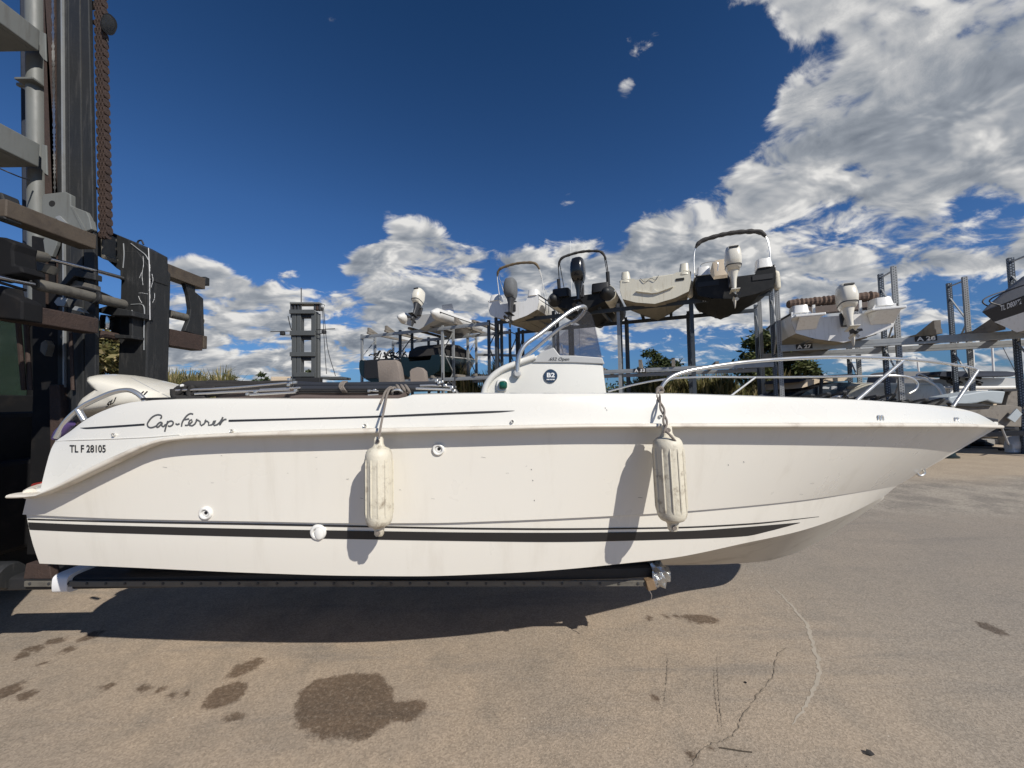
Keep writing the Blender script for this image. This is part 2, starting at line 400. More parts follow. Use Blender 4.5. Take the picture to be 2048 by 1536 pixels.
def pchip(xs, ys):
    x = np.array(xs, float); y = np.array(ys, float); h = np.diff(x); dl = np.diff(y) / h
    m = np.zeros(len(x)); m[0] = dl[0]; m[-1] = dl[-1]
    for i in range(1, len(x) - 1):
        if dl[i - 1] * dl[i] > 0:
            w1 = 2 * h[i] + h[i - 1]; w2 = h[i] + 2 * h[i - 1]; m[i] = (w1 + w2) / (w1 / dl[i - 1] + w2 / dl[i])
    def f(q):
        if q <= x[0]: return float(y[0] + (q - x[0]) * m[0]) if q > x[0] - 60 else float(y[0])
        if q >= x[-1]: return float(y[-1])
        i = int(np.searchsorted(x, q, 'right')) - 1; s = (q - x[i]) / h[i]
        return float((2*s**3-3*s**2+1)*y[i] + (s**3-2*s**2+s)*h[i]*m[i] + (-2*s**3+3*s**2)*y[i+1] + (s**3-s**2)*h[i]*m[i+1])
    return f

def text_mb(txt, place, bold=0.0, shear=0.0, align='LEFT'):
    """lettering as a mesh: place(x, y) with cap height 1"""
    cu_ = bpy.data.curves.new('lettering', 'FONT'); cu_.body = txt; cu_.size = 1 / .73; cu_.offset = bold; cu_.shear = shear; cu_.align_x = align
    cu_.resolution_u = 4
    o = bpy.data.objects.new('lettering', cu_); sc.collection.objects.link(o)
    bpy.context.view_layer.update()
    me = bpy.data.meshes.new_from_object(o.evaluated_get(bpy.context.evaluated_depsgraph_get()))
    mb = MB().add([place(p.co.x, p.co.y) for p in me.vertices], [tuple(p.vertices) for p in me.polygons])
    w = max((p.co.x for p in me.vertices), default=1)
    bpy.data.objects.remove(o); bpy.data.curves.remove(cu_); bpy.data.meshes.remove(me)
    return mb
def text_width(txt, bold=0.0, shear=0.0):
    ws = []
    text_mb(txt, lambda x, y: (ws.append(x), V((x, y, 0)))[1], bold, shear)
    return max(ws)
# ------------------------------------------------------------------ ground
def ground_material():
    m = bpy.data.materials.new('worn_concrete_yard'); m.use_nodes = True
    t = m.node_tree; b = t.nodes['Principled BSDF']
    tcn = nd(t, 'ShaderNodeTexCoord'); vec = tcn.outputs['Object']
    s = nd(t, 'ShaderNodeSeparateXYZ'); inp(t, s, 0, vec)
    big = noise(t, vec, .55, 5, .6, .4)
    mid = noise(t, vec, 3.2, 6, .62, .3)
    fin = noise(t, vec, 70, 4, .7)
    vo = nd(t, 'ShaderNodeTexVoronoi'); inp(t, vo, 'Vector', vec); inp(t, vo, 'Scale', 120)
    grit = vo.outputs['Color']
    sg = nd(t, 'ShaderNodeSeparateColor'); inp(t, sg, 0, grit)
    c = mixc(t, smooth(t, big, .36, .66), (.405, .32, .235), (.32, .265, .208))
    c = mixc(t, smooth(t, mid, .42, .70, 0, .55), c, (.25, .212, .168))
    c = mixc(t, smooth(t, math_n(t, 'ADD', s.outputs[0], math_n(t, 'MULTIPLY', big, 1.6)), .9, 3.8, 0, .70), c, (.265, .238, .204))
    # dark tyre-grey drift
    mp = nd(t, 'ShaderNodeMapping'); inp(t, mp, 'Vector', vec); inp(t, mp, 'Rotation', (0, 0, math.radians(28))); inp(t, mp, 'Scale', (.35, 2.6, 1))
    c = mixc(t, smooth(t, noise(t, mp.outputs[0], 1.1, 6, .65, .2), .50, .68, 0, .55), c, (.22, .198, .172))
    # gravel lot further off
    gl = math_n(t, 'ADD', math_n(t, 'ADD', s.outputs[1], math_n(t, 'MULTIPLY', s.outputs[0], .10)), math_n(t, 'MULTIPLY', big, 2.4))
    gm = smooth(t, gl, 6.6, 7.5)
    gmid = noise(t, vec, 24, 7, .72)
    gc = mixc(t, smooth(t, noise(t, vec, 1.6, 5, .6), .38, .62), (.25, .222, .188), (.38, .335, .275))
    gc = mixc(t, math_n(t, 'MULTIPLY', smooth(t, gmid, .50, .62), .55), gc, (.16, .14, .115))
    gc = mixc(t, math_n(t, 'MULTIPLY', smooth(t, gmid, .44, .34), .6), gc, (.50, .45, .37))
    far = smooth(t, gl, 8.9, 10.2)
    gc = mixc(t, math_n(t, 'MULTIPLY', far, .7), gc, (.44, .35, .25))
    c = mixc(t, gm, c, gc)
    # grit speckle
    k = math_n(t, 'ADD', .54, math_n(t, 'ADD', math_n(t, 'MULTIPLY', sg.outputs[0], .40), math_n(t, 'ADD', math_n(t, 'MULTIPLY', fin, .34), math_n(t, 'MULTIPLY', noise(t, vec, 22, 5, .7), .24))))
    kk = nd(t, 'ShaderNodeCombineColor'); [inp(t, kk, i, k) for i in range(3)]
    c = mixc(t, 1.0, c, kk.outputs[0], 'MULTIPLY')
    # pale stones
    vo2 = nd(t, 'ShaderNodeTexVoronoi'); inp(t, vo2, 'Vector', vec); inp(t, vo2, 'Scale', 26); inp(t, vo2, 'Randomness', 1)
    sg2 = nd(t, 'ShaderNodeSeparateColor'); inp(t, sg2, 0, vo2.outputs['Color'])
    st = math_n(t, 'MULTIPLY', smooth(t, vo2.outputs['Distance'], .09, .05), smooth(t, sg2.outputs[0], .86, .90))
    c = mixc(t, st, c, (.62, .57, .48))
    st2 = math_n(t, 'MULTIPLY', smooth(t, vo2.outputs['Distance'], .10, .05), smooth(t, sg2.outputs[1], .90, .93))
    c = mixc(t, st2, c, (.08, .07, .06))
    # wet stains: fixed puddle outlines on the slab
    blobs = [(690, 1402, 88, 54), (735, 1425, 55, 40), (640, 1385, 45, 30), (812, 1420, 40, 22), (772, 1405, 20, 10), (450, 1390, 36, 22), (428, 1400, 16, 14),
             (497, 1332, 24, 10), (478, 1345, 16, 8), (112, 1281, 17, 5), (72, 1297, 17, 4), (138, 1299, 12, 4), (46, 1311, 14, 4), (180, 1273, 14, 7), (80, 1330, 8, 3),
             (14, 1383, 22, 11), (57, 1388, 16, 6), (467, 1437, 19, 6), (284, 1378, 14, 5), (214, 1374, 11, 4), (345, 1390, 9, 4), (372, 1387, 6, 4), (322, 1377, 9, 4),
             (1405, 1237, 30, 9), (1382, 1234, 16, 6), (1355, 1233, 8, 3), (1312, 1399, 10, 7), (1985, 1258, 15, 8), (1330, 1233, 6, 3), (1300, 1235, 7, 3), (1385, 1510, 9, 7), (1424, 1504, 6, 5)]
    wv = vmath(t, 'ADD', vec, vmath(t, 'SCALE', vmath(t, 'SUBTRACT', (0, 0, 0), (0, 0, 0)), (0, 0, 0)))
    wn = nd(t, 'ShaderNodeTexNoise'); inp(t, wn, 'Vector', vec); inp(t, wn, 'Scale', 9); inp(t, wn, 'Detail', 6); inp(t, wn, 'Roughness', .65)
    wo_ = vmath(t, 'MULTIPLY', vmath(t, 'SUBTRACT', wn.outputs['Color'], (.5, .5, .5)), (.16, .16, 0))
    wv = vmath(t, 'ADD', vec, wo_)
    dist = None
    for px, py, rx, ry in blobs:
        g = G(px, py); a = G(px + rx, py); q = G(px, py - ry)
        w = (a - g).length; h = (q - g).length
        ang = math.atan2((a - g).y, (a - g).x)
        v = vmath(t, 'LENGTH', vmath(t, 'MULTIPLY', vmath(t, 'SUBTRACT', wv, (g.x, g.y, 0)), (1 / w, 1 / h, 0)))
        v = math_n(t, 'MULTIPLY', math_n(t, 'SUBTRACT', v, 1.0), min(w, h))
        dist = v if dist is None else math_n(t, 'MINIMUM', dist, v)
    wet = smooth(t, math_n(t, 'ADD', dist, math_n(t, 'MULTIPLY', math_n(t, 'SUBTRACT', noise(t, vec, 60, 5, .7), .5), .05)), .016, -.016)
    wet = math_n(t, 'MULTIPLY', wet, smooth(t, noise(t, vec, 45, 6, .75), .34, .52, .55, 1.0))
    c = mixc(t, math_n(t, 'MULTIPLY', wet, .86), c, mixc(t, 1.0, c, (.30, .25, .215), 'MULTIPLY'))
    inp(t, b, 'Base Color', c)
    inp(t, b, 'Roughness', math_n(t, 'SUBTRACT', .93, math_n(t, 'MULTIPLY', wet, .22)))
    b.inputs['Specular IOR Level'].default_value = .3
    bn = nd(t, 'ShaderNodeBump'); inp(t, bn, 'Strength', .55); inp(t, bn, 'Distance', .012)
    hh = math_n(t, 'ADD', math_n(t, 'MULTIPLY', fin, .5), math_n(t, 'ADD', math_n(t, 'MULTIPLY', sg.outputs[0], .35), math_n(t, 'MULTIPLY', math_n(t, 'MULTIPLY', gmid, gm), .8)))
    inp(t, bn, 'Height', hh); t.links.new(bn.outputs[0], b.inputs['Normal'])
    return m
M['ground'] = ground_material()
M['crack'] = mat('crack_dirt', (.235, .195, .15), .95, 0, .2, 20)
M['chalk'] = mat('pale_scrape', (.385, .34, .28), .95, 0, .25, 14)
g_ = MB().add([(-600, -60, 0), (600, -60, 0), (600, 900, 0), (-600, 900, 0)], [(0, 1, 2, 3)]).build('ground', 'ground')
kind(g_, 'structure')
def strip(name, pts, w, m, z=.004, jit=.5, seed=1):
    rnd = random.Random(seed); c = [G(*p) for p in pts]; q = spl(c, 70); L = []; R_ = []
    for i, p in enumerate(q):
        d = (q[min(i + 1, len(q) - 1)] - q[max(i - 1, 0)]).normalized(); n = V((-d.y, d.x, 0))
        k = w * (1 - jit + 2 * jit * rnd.random()) * (.15 + .85 * math.sin(math.pi * min(1, max(0, i / (len(q) - 1)))) ** .5); o = n * w * (rnd.random() - .5) * jit * 2
        L.append(p + n * k / 2 + o + V((0, 0, z))); R_.append(p - n * k / 2 + o + V((0, 0, z)))
    return kind(MB().grid([L, R_]).build(name, m, fixn=False), 'structure')
strip('ground_scrape', [(1538, 1168), (1563, 1190), (1588, 1218), (1612, 1248), (1626, 1290), (1638, 1330), (1634, 1362), (1618, 1400), (1585, 1450)], .021, 'chalk', .0015, .35, 3)
strip('ground_crack', [(1572, 1295), (1556, 1310), (1550, 1335), (1542, 1360), (1522, 1385), (1502, 1410), (1480, 1440), (1474, 1462), (1454, 1480), (1432, 1486), (1404, 1500), (1390, 1522), (1384, 1536)], .0055, 'crack', .004, .95, 5)
strip('ground_crack', [(210, 1247), (200, 1262), (190, 1276), (184, 1282)], .006, 'crack', .004, .6, 6)
strip('ground_crack', [(1336, 1310), (1334, 1350), (1330, 1390), (1328, 1416)], .0035, 'crack', .0035, .95, 7)
strip('ground_crack', [(1434, 1310), (1436, 1360), (1440, 1410), (1446, 1462)], .003, 'crack', .0035, .95, 8)
strip('ground_crack', [(1428, 1330), (1430, 1380), (1436, 1430), (1440, 1466)], .0025, 'crack', .0038, .95, 9)

# ------------------------------------------------------------------ the white motorboat held on the forks
YC = 3.05
rail_top = pchip([15, 88, 110, 135, 195, 250, 293, 320, 345, 400, 512, 632, 750, 960, 1200, 1450, 1700, 1873, 1999], [984, 985, 978, 966, 933, 907, 889, 880, 874, 868.5, 863, 858, 855.5, 851.5, 846.5, 845.5, 844.8, 845.5, 850])
rail_bot = pchip([15, 88, 130, 195, 250, 277, 309, 342, 391, 512, 632, 750, 960, 1200, 1450, 1700, 1873, 1999], [994, 991, 977, 947, 921, 908, 893, 883, 877.5, 872.5, 870.5, 867, 861, 855.5, 855, 855, 855, 857])
rail_mid = lambda q: .5 * (rail_top(q) + rail_bot(q))
gunw = pchip([86, 90, 94, 99, 106, 113, 124, 140, 169, 208, 247, 290, 345, 430, 582, 700, 800, 822, 960, 1200, 1330, 1460, 1600, 1709, 1819, 1880, 1925, 1955, 1975, 1990, 1999],
             [963, 938, 918, 902, 889, 881, 874, 863, 841, 821, 808, 801.5, 799, 798, 798, 798, 797.5, 790, 787.5, 787.5, 788, 791.5, 796, 800, 807, 812, 818.5, 827, 837, 846, 852.5])
knuck = pchip([45, 150, 260, 512, 726, 860, 1000, 1100, 1310, 1450, 1600, 1750, 1793], [1029, 1034, 1038, 1043, 1046.5, 1046, 1042, 1038, 1027, 1016, 1001, 979, 972])
chine = pchip([78, 250, 512, 700, 827, 1000, 1100, 1271, 1344, 1491, 1600, 1700, 1768], [1127, 1134.5, 1146, 1151.5, 1152.5, 1147, 1141, 1124.5, 1116, 1086, 1062, 1027, 993])

def plan(B, x0, xe, p, stern):
    def f(X):
        b = B * (1 - max(0, min(1, (X - x0) / (xe - x0))) ** p)
        return b * (1 - stern * max(0, min(1.6, (-1.0 - X) / 1.5)) ** 2)
    return f
XE_R = PX(1999, 851, 0.001) if False else P(1999, 852, YC).x
XE_K = P(1793, 974, YC).x
XE_C = P(1768, 993, YC).x
b_rail = plan(1.19, -.3, XE_R, 2.3, .05)
b_kn = plan(1.13, -.6, XE_K, 2.2, .05)
b_ch = plan(1.085, -.8, XE_C, 2.1, .05)
def solve(X, bf, curve, z0=1.3):
    z = z0
    for _ in range(14):
        b = bf(X, z); px, py = proj((X, YC - b, z)); z = .4 * z + .6 * P(px, curve(px), YC - b).z
    return V((X, YC - b, z))
def xstart(px, py, bf):
    X = -2.4
    for _ in range(30): X = P(px, py, YC - bf(X)).x
    return X
NS = 150
ts = [1 - (1 - i / (NS - 1)) ** 1.25 for i in range(NS)]
XS_R = xstart(40, rail_mid(40), b_rail); XS_K = xstart(45, knuck(45), b_kn); XS_C = xstart(79, chine(79), b_ch)
def line(x0, x1, bf, curve):
    return [solve(x0 + (x1 - x0) * t, bf, curve) for t in ts]
L_rail = line(XS_R, XE_R, lambda X, z: b_rail(X), rail_mid)
L_rail_hull = [V((p.x, min(YC, p.y + .03), p.z)) for p in L_rail]
L_kn = line(XS_K, XE_K, lambda X, z: b_kn(X), knuck)
L_ch = line(XS_C, XE_C, lambda X, z: b_ch(X), chine)
# keel: below the chine by the deadrise, rising to meet it at the stem
L_keel = []
kz = pchip([-2.6, 0, 1.5, 1.95, 2.2, 2.42, 2.6, 2.8, 2.9, 3.0, 3.2], [.43, .39, .37, .385, .435, .53, .63, .75, .815, .88, .98])
for i, t in enumerate(ts):
    p = L_ch[i]; z = min(kz(p.x), p.z - .001)
    L_keel.append(V((p.x, YC, z)))
# slightly undercut step at the spray knuckle
L_kn_low = []
for i, p in enumerate(L_kn):
    s = max(0, min(1, (ts[-1] - ts[i]) * 5)) * .016
    L_kn_low.append(V((p.x, min(YC, p.y + s), p.z - .35 * s)))
def flare(k, i):
    a, b = L_kn[i], L_rail_hull[i]; p = a.lerp(b, k)
    e = 1 + .75 * max(0, ts[i] - .42) / .58
    ya = a.y + (b.y - a.y) * k ** e
    return V((p.x, ya, p.z))
uppers = [[flare(k, i) for i in range(NS)] for k in (0, .12, .25, .4, .55, .7, .85, 1.0)]
def bowl(k, i):
    a, b = L_ch[i], L_kn_low[i]; p = a.lerp(b, k); p.y -= .006 * math.sin(math.pi * k) * (1 - ts[i]); return p
lowers = [[bowl(k, i) for i in range(NS)] for k in (0, .2, .4, .6, .8, 1.0)]
bottoms = [[L_keel[i].lerp(L_ch[i], k) for i in range(NS)] for k in (0, .25, .5, .75, 1.0)]
mir = lambda p: V((p.x, 2 * YC - p.y, p.z))

boat = thing('motorboat', 'white open motorboat with dark waterline stripe held on the forklift forks', 'motorboat', (0, YC, .5))
hull = MB()
for st in (lowers, [L_kn_low, L_kn], uppers):
    hull.grid(st); hull.grid([[mir(p) for p in r] for r in st])
edge = [r[0] for r in bottoms] + [r[0] for r in lowers[1:]] + [r[0] for r in uppers]
hull.grid([edge, [mir(p) for p in edge]])
hull_o = hull.build('hull', 'gel', boat, True, angle=30, fixn=False)
hb_ = MB().grid(bottoms); hb_.grid([[mir(p) for p in r] for r in bottoms]); hb_.build('hull_bottom', 'hullbottom', boat, True, angle=30, fixn=False)
BV_h = BVHTree.FromPolygons([tuple(p) for p in hull.v], hull.f)

# deck moulding above the rub rail
NSD = 220
XS_D = xstart(90, 940, lambda X: b_rail(X) - .03)
tsd = [(i / (NSD - 1)) for i in range(NSD)]
tsd = [.16 * (u / .22) if u < .22 else .16 + .84 * (1 - (1 - (u - .22) / .78) ** 1.2) for u in tsd]
D_low = []; D_top = []
for t in tsd:
    X = XS_D + (XE_R - .01 - XS_D) * t
    lo = solve(X, lambda X, z: max(0, b_rail(X) - .012), rail_mid); D_low.append(lo)
    taper = min(1, b_rail(X) / .5)
    tp = solve(X, lambda X, z: max(0, b_rail(X) - .012 - (.030 + .10 * max(0, z - lo.z)) * taper), gunw, lo.z + .1)
    if tp.z < lo.z + .003: tp.z = lo.z + .003
    D_top.append(tp)
prof = [(0, 0), (.25, .16), (.5, .36), (.72, .56), (.86, .72), (.94, .86), (1.0, 1.0)]
deck_rows = []
for zf, yf in prof:
    deck_rows.append([V((a.x, a.y + (b.y - a.y) * yf, a.z + (b.z - a.z) * zf)) for a, b in zip(D_low, D_top)])
def inset(p, d, dz): return V((p.x, min(YC, p.y + d * min(1, (YC - p.y) / .35)), p.z + dz))
caprow = [inset(p, .05, .006) for p in D_top]; caprow2 = [inset(p, .20, .004) for p in D_top]
deck = MB()
deck.grid(deck_rows + [caprow, caprow2]); deck.grid([[mir(p) for p in r] for r in deck_rows + [caprow, caprow2]])
# transom closing of the deck moulding
e0 = [r[0] for r in deck_rows] + [caprow[0], caprow2[0]]
deck_o = deck.build('deck', 'deckgel', boat, True, angle=42, fixn=False)
BV_d = BVHTree.FromPolygons([tuple(p) for p in deck.v], deck.f)
# cockpit liner, sole and foredeck
lin = MB()
i_f = next(i for i, p in enumerate(caprow2) if p.x > 1.9); i_s = next(i for i, p in enumerate(caprow2) if p.x > -1.75)
up = caprow2[i_s:i_f]; dn = [V((p.x, p.y + .04, 1.12)) for p in up]
lin.grid([up, dn]); lin.grid([[mir(p) for p in up], [mir(p) for p in dn]]); lin.grid([dn, [mir(p) for p in dn]])
fd = caprow2[i_f - 1:]
lin.grid([fd, [V((p.x, YC, p.z + .02)) for p in fd], [mir(p) for p in fd]])
lin.grid([[up[-1], mir(up[-1])], [dn[-1], mir(dn[-1])]]); lin.grid([[up[0], mir(up[0])], [dn[0], mir(dn[0])]])
lin.build('cockpit_liner', 'deckgel', boat, False, fixn=False)
# motor well bulkhead at the stern
stn = MB().grid([[V((p.x, p.y, p.z)) for p in caprow2[2:i_s + 1]], [V((p.x + .05, p.y + .06, 1.05)) for p in caprow2[2:i_s + 1]]])
MB().grid([[mir(p) for p in caprow2[2:i_s + 1]], [mir(V((p.x + .05, p.y + .06, 1.05))) for p in caprow2[2:i_s + 1]]]).build('stern_quarter', 'deckgel', boat, True, fixn=False)
stn.build('stern_quarter', 'deckgel', boat, True, fixn=False)
# rub rail (flattened tube along both sides and round the bow)
rr = MB()
def railsec(L):
    rows = []
    for i, p in enumerate(L):
        q0, q1 = L[max(i - 1, 0)], L[min(i + 1, len(L) - 1)]; tg = (q1 - q0).normalized()
        out = V((tg.y, -tg.x, 0)).normalized() if abs(tg.x) + abs(tg.y) > 1e-6 else V((0, -1, 0))
        if out.y > 0 and out.x < .2: out = -out
        upz = V((0, 0, 1))
        px, _ = proj(p); hh = max(.008, .5 * abs(P(px, rail_top(px), p.y).z - P(px, rail_bot(px), p.y).z))
        row = []
        for a in range(12):
            an = 2 * math.pi * a / 12; c_, s_ = math.cos(an), math.sin(an)
            row.append(p + out * min(1, (len(L) - i) / 14 + .15) * (.017 + .036 * math.copysign(abs(c_) ** .7, c_)) + upz * hh * math.copysign(abs(s_) ** .7, s_))
        rows.append(row)
    return rows
R1 = railsec(L_rail)
rr.grid(R1, True); rr.grid([[mir(p) for p in r] for r in R1], True)
rr.f.append(tuple(range(12)))
rr.build('rub_rail', 'rail', boat, True, angle=60)
# stern platform: moulded slab with rounded nose
tipx = P(16, 989, L_rail[0].y + .02)
pl = MB()
z0 = L_rail[0].z
half = YC - L_rail[0].y - .02
outl = [(XS_R + .35, -half), (XS_R + .05, -half), (tipx.x + .06, -half + .05), (tipx.x, -half + .22), (tipx.x, half - .22), (tipx.x + .06, half - .05), (XS_R + .05, half), (XS_R + .35, half)]
pl.prism([V((x, YC + y, z0 - .018)) for x, y in outl], (0, 0, .042))
pl.build('stern_platform', 'deckgel', boat, bevel=.016)
MB().tube(spl([V((x, YC + y, z0)) for x, y in [(XS_R + .04, -half - .012), (tipx.x + .08, -half + .03), (tipx.x, -half + .20), (tipx.x - .005, 0), (tipx.x, half - .20), (tipx.x + .08, half - .03), (XS_R + .04, half + .012)]], 70), .027, 10).build('platform_rail', 'rail', boat, True)
pt = MB(); q = P(40, 976, YC - 1.12)
pt.prism([V((x, YC + y, z0 + .024)) for x, y in [(XS_R + .42, -1.04), (XS_R + .02, -1.05), (XS_R - .02, -.9), (XS_R - .02, .9), (XS_R + .02, 1.05), (XS_R + .42, 1.04)]], (0, 0, .034))
pt.build('platform_step', 'deckgel', boat, bevel=.012)
rp = MB().tube([P(69, 971, 2.25), P(86, 968, 2.2)], .014, 8); rp.build('stern_reflector', 'red', boat)
# upper/lower moulding seam at the stern
def hit(bv, px, py):
    d = ray(px, py).normalized(); h = bv.ray_cast(CAM, d)
    return (h[0], -d) if h[0] is not None else (None, None)
def on(bv, px, py, off=.003):
    h, d = hit(bv, px, py)
    if h is None:
        for k in range(1, 14):
            for dx, dy in ((0, k), (0, -k), (-k, 0), (k, 0)):
                h, d = hit(bv, px + dx, py + dy)
                if h is not None: return h + d * off
        return P(px, py, 2.0)
    return h + d * off
def decal(bv, top, bot, n=90, off=.003, rows=2):
    tx = pchip(*zip(*top)); bx = pchip(*zip(*bot)); x0 = max(top[0][0], bot[0][0]); x1 = min(top[-1][0], bot[-1][0])
    a = []; 
    for k in range(rows + 1):
        a.append([on(bv, x, tx(x) + (bx(x) - tx(x)) * k / rows, off) for x in np.linspace(x0, x1, n)])
    return MB().grid(a)
def stroke(mb, bv, pts, w, n=26, off=.003, taper=False):
    q = spl([(x, y, 0) for x, y in pts], n); L = []; R_ = []
    for i, p in enumerate(q):
        d = (q[min(i + 1, n - 1)] - q[max(i - 1, 0)]).normalized(); k = w / 2 * (min(1, .25 + 6 * i / n) if taper else 1)
        L.append(on(bv, p.x - d.y * k, p.y + d.x * k, off)); R_.append(on(bv, p.x + d.y * k, p.y - d.x * k, off))
    return mb.grid([L, R_])
seam = MB(); q = [on(BV_d, x, y, .0) for x, y in [(112, 881.5), (150, 880), (200, 878.5), (250, 876.5), (300, 874), (330, 871.5), (360, 869)]]
seam.tube(spl(q, 40), .004, 6).build('moulding_seam', 'deckgel', boat, True)

# stripes
decal(BV_h, [(55, 1044.5), (160, 1049), (320, 1053.5), (512, 1058), (740, 1062), (960, 1065), (1100, 1065.5), (1369, 1062), (1480, 1055), (1600, 1045)],
      [(55, 1059.5), (160, 1064), (320, 1069), (512, 1074), (740, 1079), (960, 1082.5), (1100, 1084), (1344, 1079), (1491, 1072.5), (1540, 1062), (1600, 1046)], 120).build('waterline_stripe', 'decal', boat, True, fixn=False)
decal(BV_h, [(50, 1036.8), (260, 1042.5), (512, 1047), (740, 1051.5), (960, 1055.5), (1100, 1056.5), (1344, 1054), (1500, 1046.5), (1638, 1033)],
      [(50, 1040), (260, 1045.7), (512, 1050.3), (740, 1055), (960, 1059), (1100, 1060), (1344, 1057), (1500, 1049.5), (1638, 1034)], 120).build('pinstripe', 'decal', boat, True, fixn=False)
decal(BV_d, [(457, 839.5), (600, 836), (750, 831.5), (900, 825), (1000, 821.5), (1029, 821)], [(457, 843.5), (600, 839.5), (750, 835), (900, 829), (1000, 824.5), (1029, 821.6)], 70).build('deck_pinstripe', 'decal', boat, True, fixn=False)
decal(BV_d, [(160, 855.5), (200, 853), (289, 847)], [(160, 856), (172, 858), (200, 856.7), (289, 850.8)], 40).build('deck_pinstripe', 'decal', boat, True, fixn=False)
# script lettering drawn stroke by stroke
cf = MB()
def S(*pts, w=3.1): stroke(cf, BV_d, [(270 + x * .10254, 810 + y * .10254) for x, y in pts], w, 34)
S((490, 268), (515, 240), (510, 205), (460, 190), (400, 200), (330, 240), (270, 310), (240, 370), (250, 415), (290, 440), (350, 435), (420, 405))
S((530, 350), (500, 335), (450, 365), (420, 410), (430, 435), (470, 415), (515, 365), (530, 345), (520, 400), (550, 420), (600, 375))
S((640, 310), (620, 370), (595, 450), (578, 520)); S((600, 400), (650, 330), (710, 312), (745, 340), (730, 385), (680, 415), (640, 405))
S((790, 360), (820, 380), (870, 362))
S((1135, 178), (1080, 168), (1020, 200), (960, 270), (920, 340), (905, 420)); S((955, 285), (1000, 280), (1055, 268))
S((970, 395), (1010, 398), (1080, 360), (1120, 310), (1095, 280), (1060, 310), (1045, 370), (1075, 405), (1140, 395), (1190, 330), (1205, 270), (1180, 275), (1200, 300), (1250, 300), (1275, 340), (1275, 400), (1310, 395), (1370, 340), (1385, 285), (1350, 290), (1375, 318), (1440, 320), (1425, 390), (1480, 390), (1560, 340), (1570, 300), (1530, 320), (1515, 375), (1560, 400), (1620, 370), (1680, 300), (1715, 235))
S((1650, 395), (1680, 310), (1715, 235)); S((1660, 380), (1690, 330), (1740, 285), (1785, 278))
cf.build('script_lettering', 'decalgrey', boat, False, fixn=False)
# registration
tw = text_width('TL F 28105', .01)
text_mb('TL F 28105', lambda x, y: on(BV_d, 139 + x * (72 / tw), 904.5 - y * 15 - x * .15 * 0, .004), .03).build('registration_lettering', 'decal', boat, fixn=False)

# through-hull fittings
def fitting(bv, px, py, rpx, name, mtl, bore=True, closed=False):
    h, d = hit(bv, px, py)
    if h is None: return
    n = V((0, -1, -.12)).normalized() if bv is BV_h else V((0, -1, .2)).normalized()
    r = rpx / F * h.y
    f = MB().lathe(h - n * .004, n, [(0, r), (.008, r), (.014, r * .93), (.017, r * .8), (.016, r * .62), (.010, r * .52), (.004, r * .5)], 28)
    o = f.build(name, mtl, boat, True)
    if bore: MB().lathe(h + n * .0005, n, [(0, r * .50), (.006, r * .46)], 20).build('bore', 'whiteplastic', o)
    if bore: MB().lathe(h + n * .0068 + V((.12 * r, 0, .10 * r)), n, [(0, r * .26), (.0012, r * .24)], 16).build('bore', 'hole', o)
    if closed:
        MB().loft([(h + n * (.008 + .006 * k), V((1, 0, 0)) * r * .55 * s, V((0, 0, 1)) * r * .82 * s) for k, s in ((0, 1), (.8, .95), (1.6, .6))], 20, 2.2).xf(Matrix.Translation((r * .22, 0, 0))).build('flap', mtl, o, True)
fitting(BV_h, 412.5, 1026, 13.0, 'drain_fitting', 'whiteplastic')
fitting(BV_h, 877, 898.5, 12.5, 'drain_fitting', 'whiteplastic')
fitting(BV_h, 637, 1064, 16, 'drain_fitting', 'whiteplastic', True, True)
for x, y in ((229.5, 870), (465.5, 862), (731, 851.5), (1024.5, 843.5), (1320, 833)):
    fitting(BV_d, x, y, 3.6, 'snap_stud', 'steel')
for x, y, s in ((1760, 836, 1.0), (1912, 839.5, .8)):
    fb = MB()
    for dx in (-4.5, 1.5):
        q = [on(BV_d, x + dx * s, y + 4 * s, .004), on(BV_d, x + (dx + .8) * s, y - 4.5 * s, .012), on(BV_d, x + (dx + 4) * s, y - 3.5 * s, .012), on(BV_d, x + (dx + 5.5) * s, y + 4.5 * s, .004)]
        fb.tube(spl(q, 12), .0042, 6)
    fb.build('bow_eye', 'steel', boat, True)
# small bow towing eye under the stem
e = P(1836, 946, YC - .02); MB().tube(spl([e + V((-.03, 0, .03)), e + V((.01, 0, -.02)), e + V((.05, 0, -.005)), e + V((.05, 0, .04))], 12), .009, 8).build('towing_eye', 'steel', boat, True)
# scuffs on the topsides
sc_ = MB(); rnd = random.Random(4)
for _ in range(18):
    x = rnd.uniform(300, 1700); y = rnd.uniform(905, 1005); k = rnd.uniform(1.5, 9); a = rnd.uniform(-.3, .3)
    stroke(sc_, BV_h, [(x, y), (x + k, y + a * k)], rnd.uniform(.25, .6), 4, .002)
for x, y in ((1456, 929), (1487, 923), (1062, 938), (1065, 960), (1068, 1000), (1213, 819), (1210, 815)):
    stroke(sc_, BV_h if y > 860 else BV_d, [(x, y), (x + 1.5, y + 2)], 1.1, 4, .002)
sc_.build('scuff_marks', 'decalgrey', boat, fixn=False)

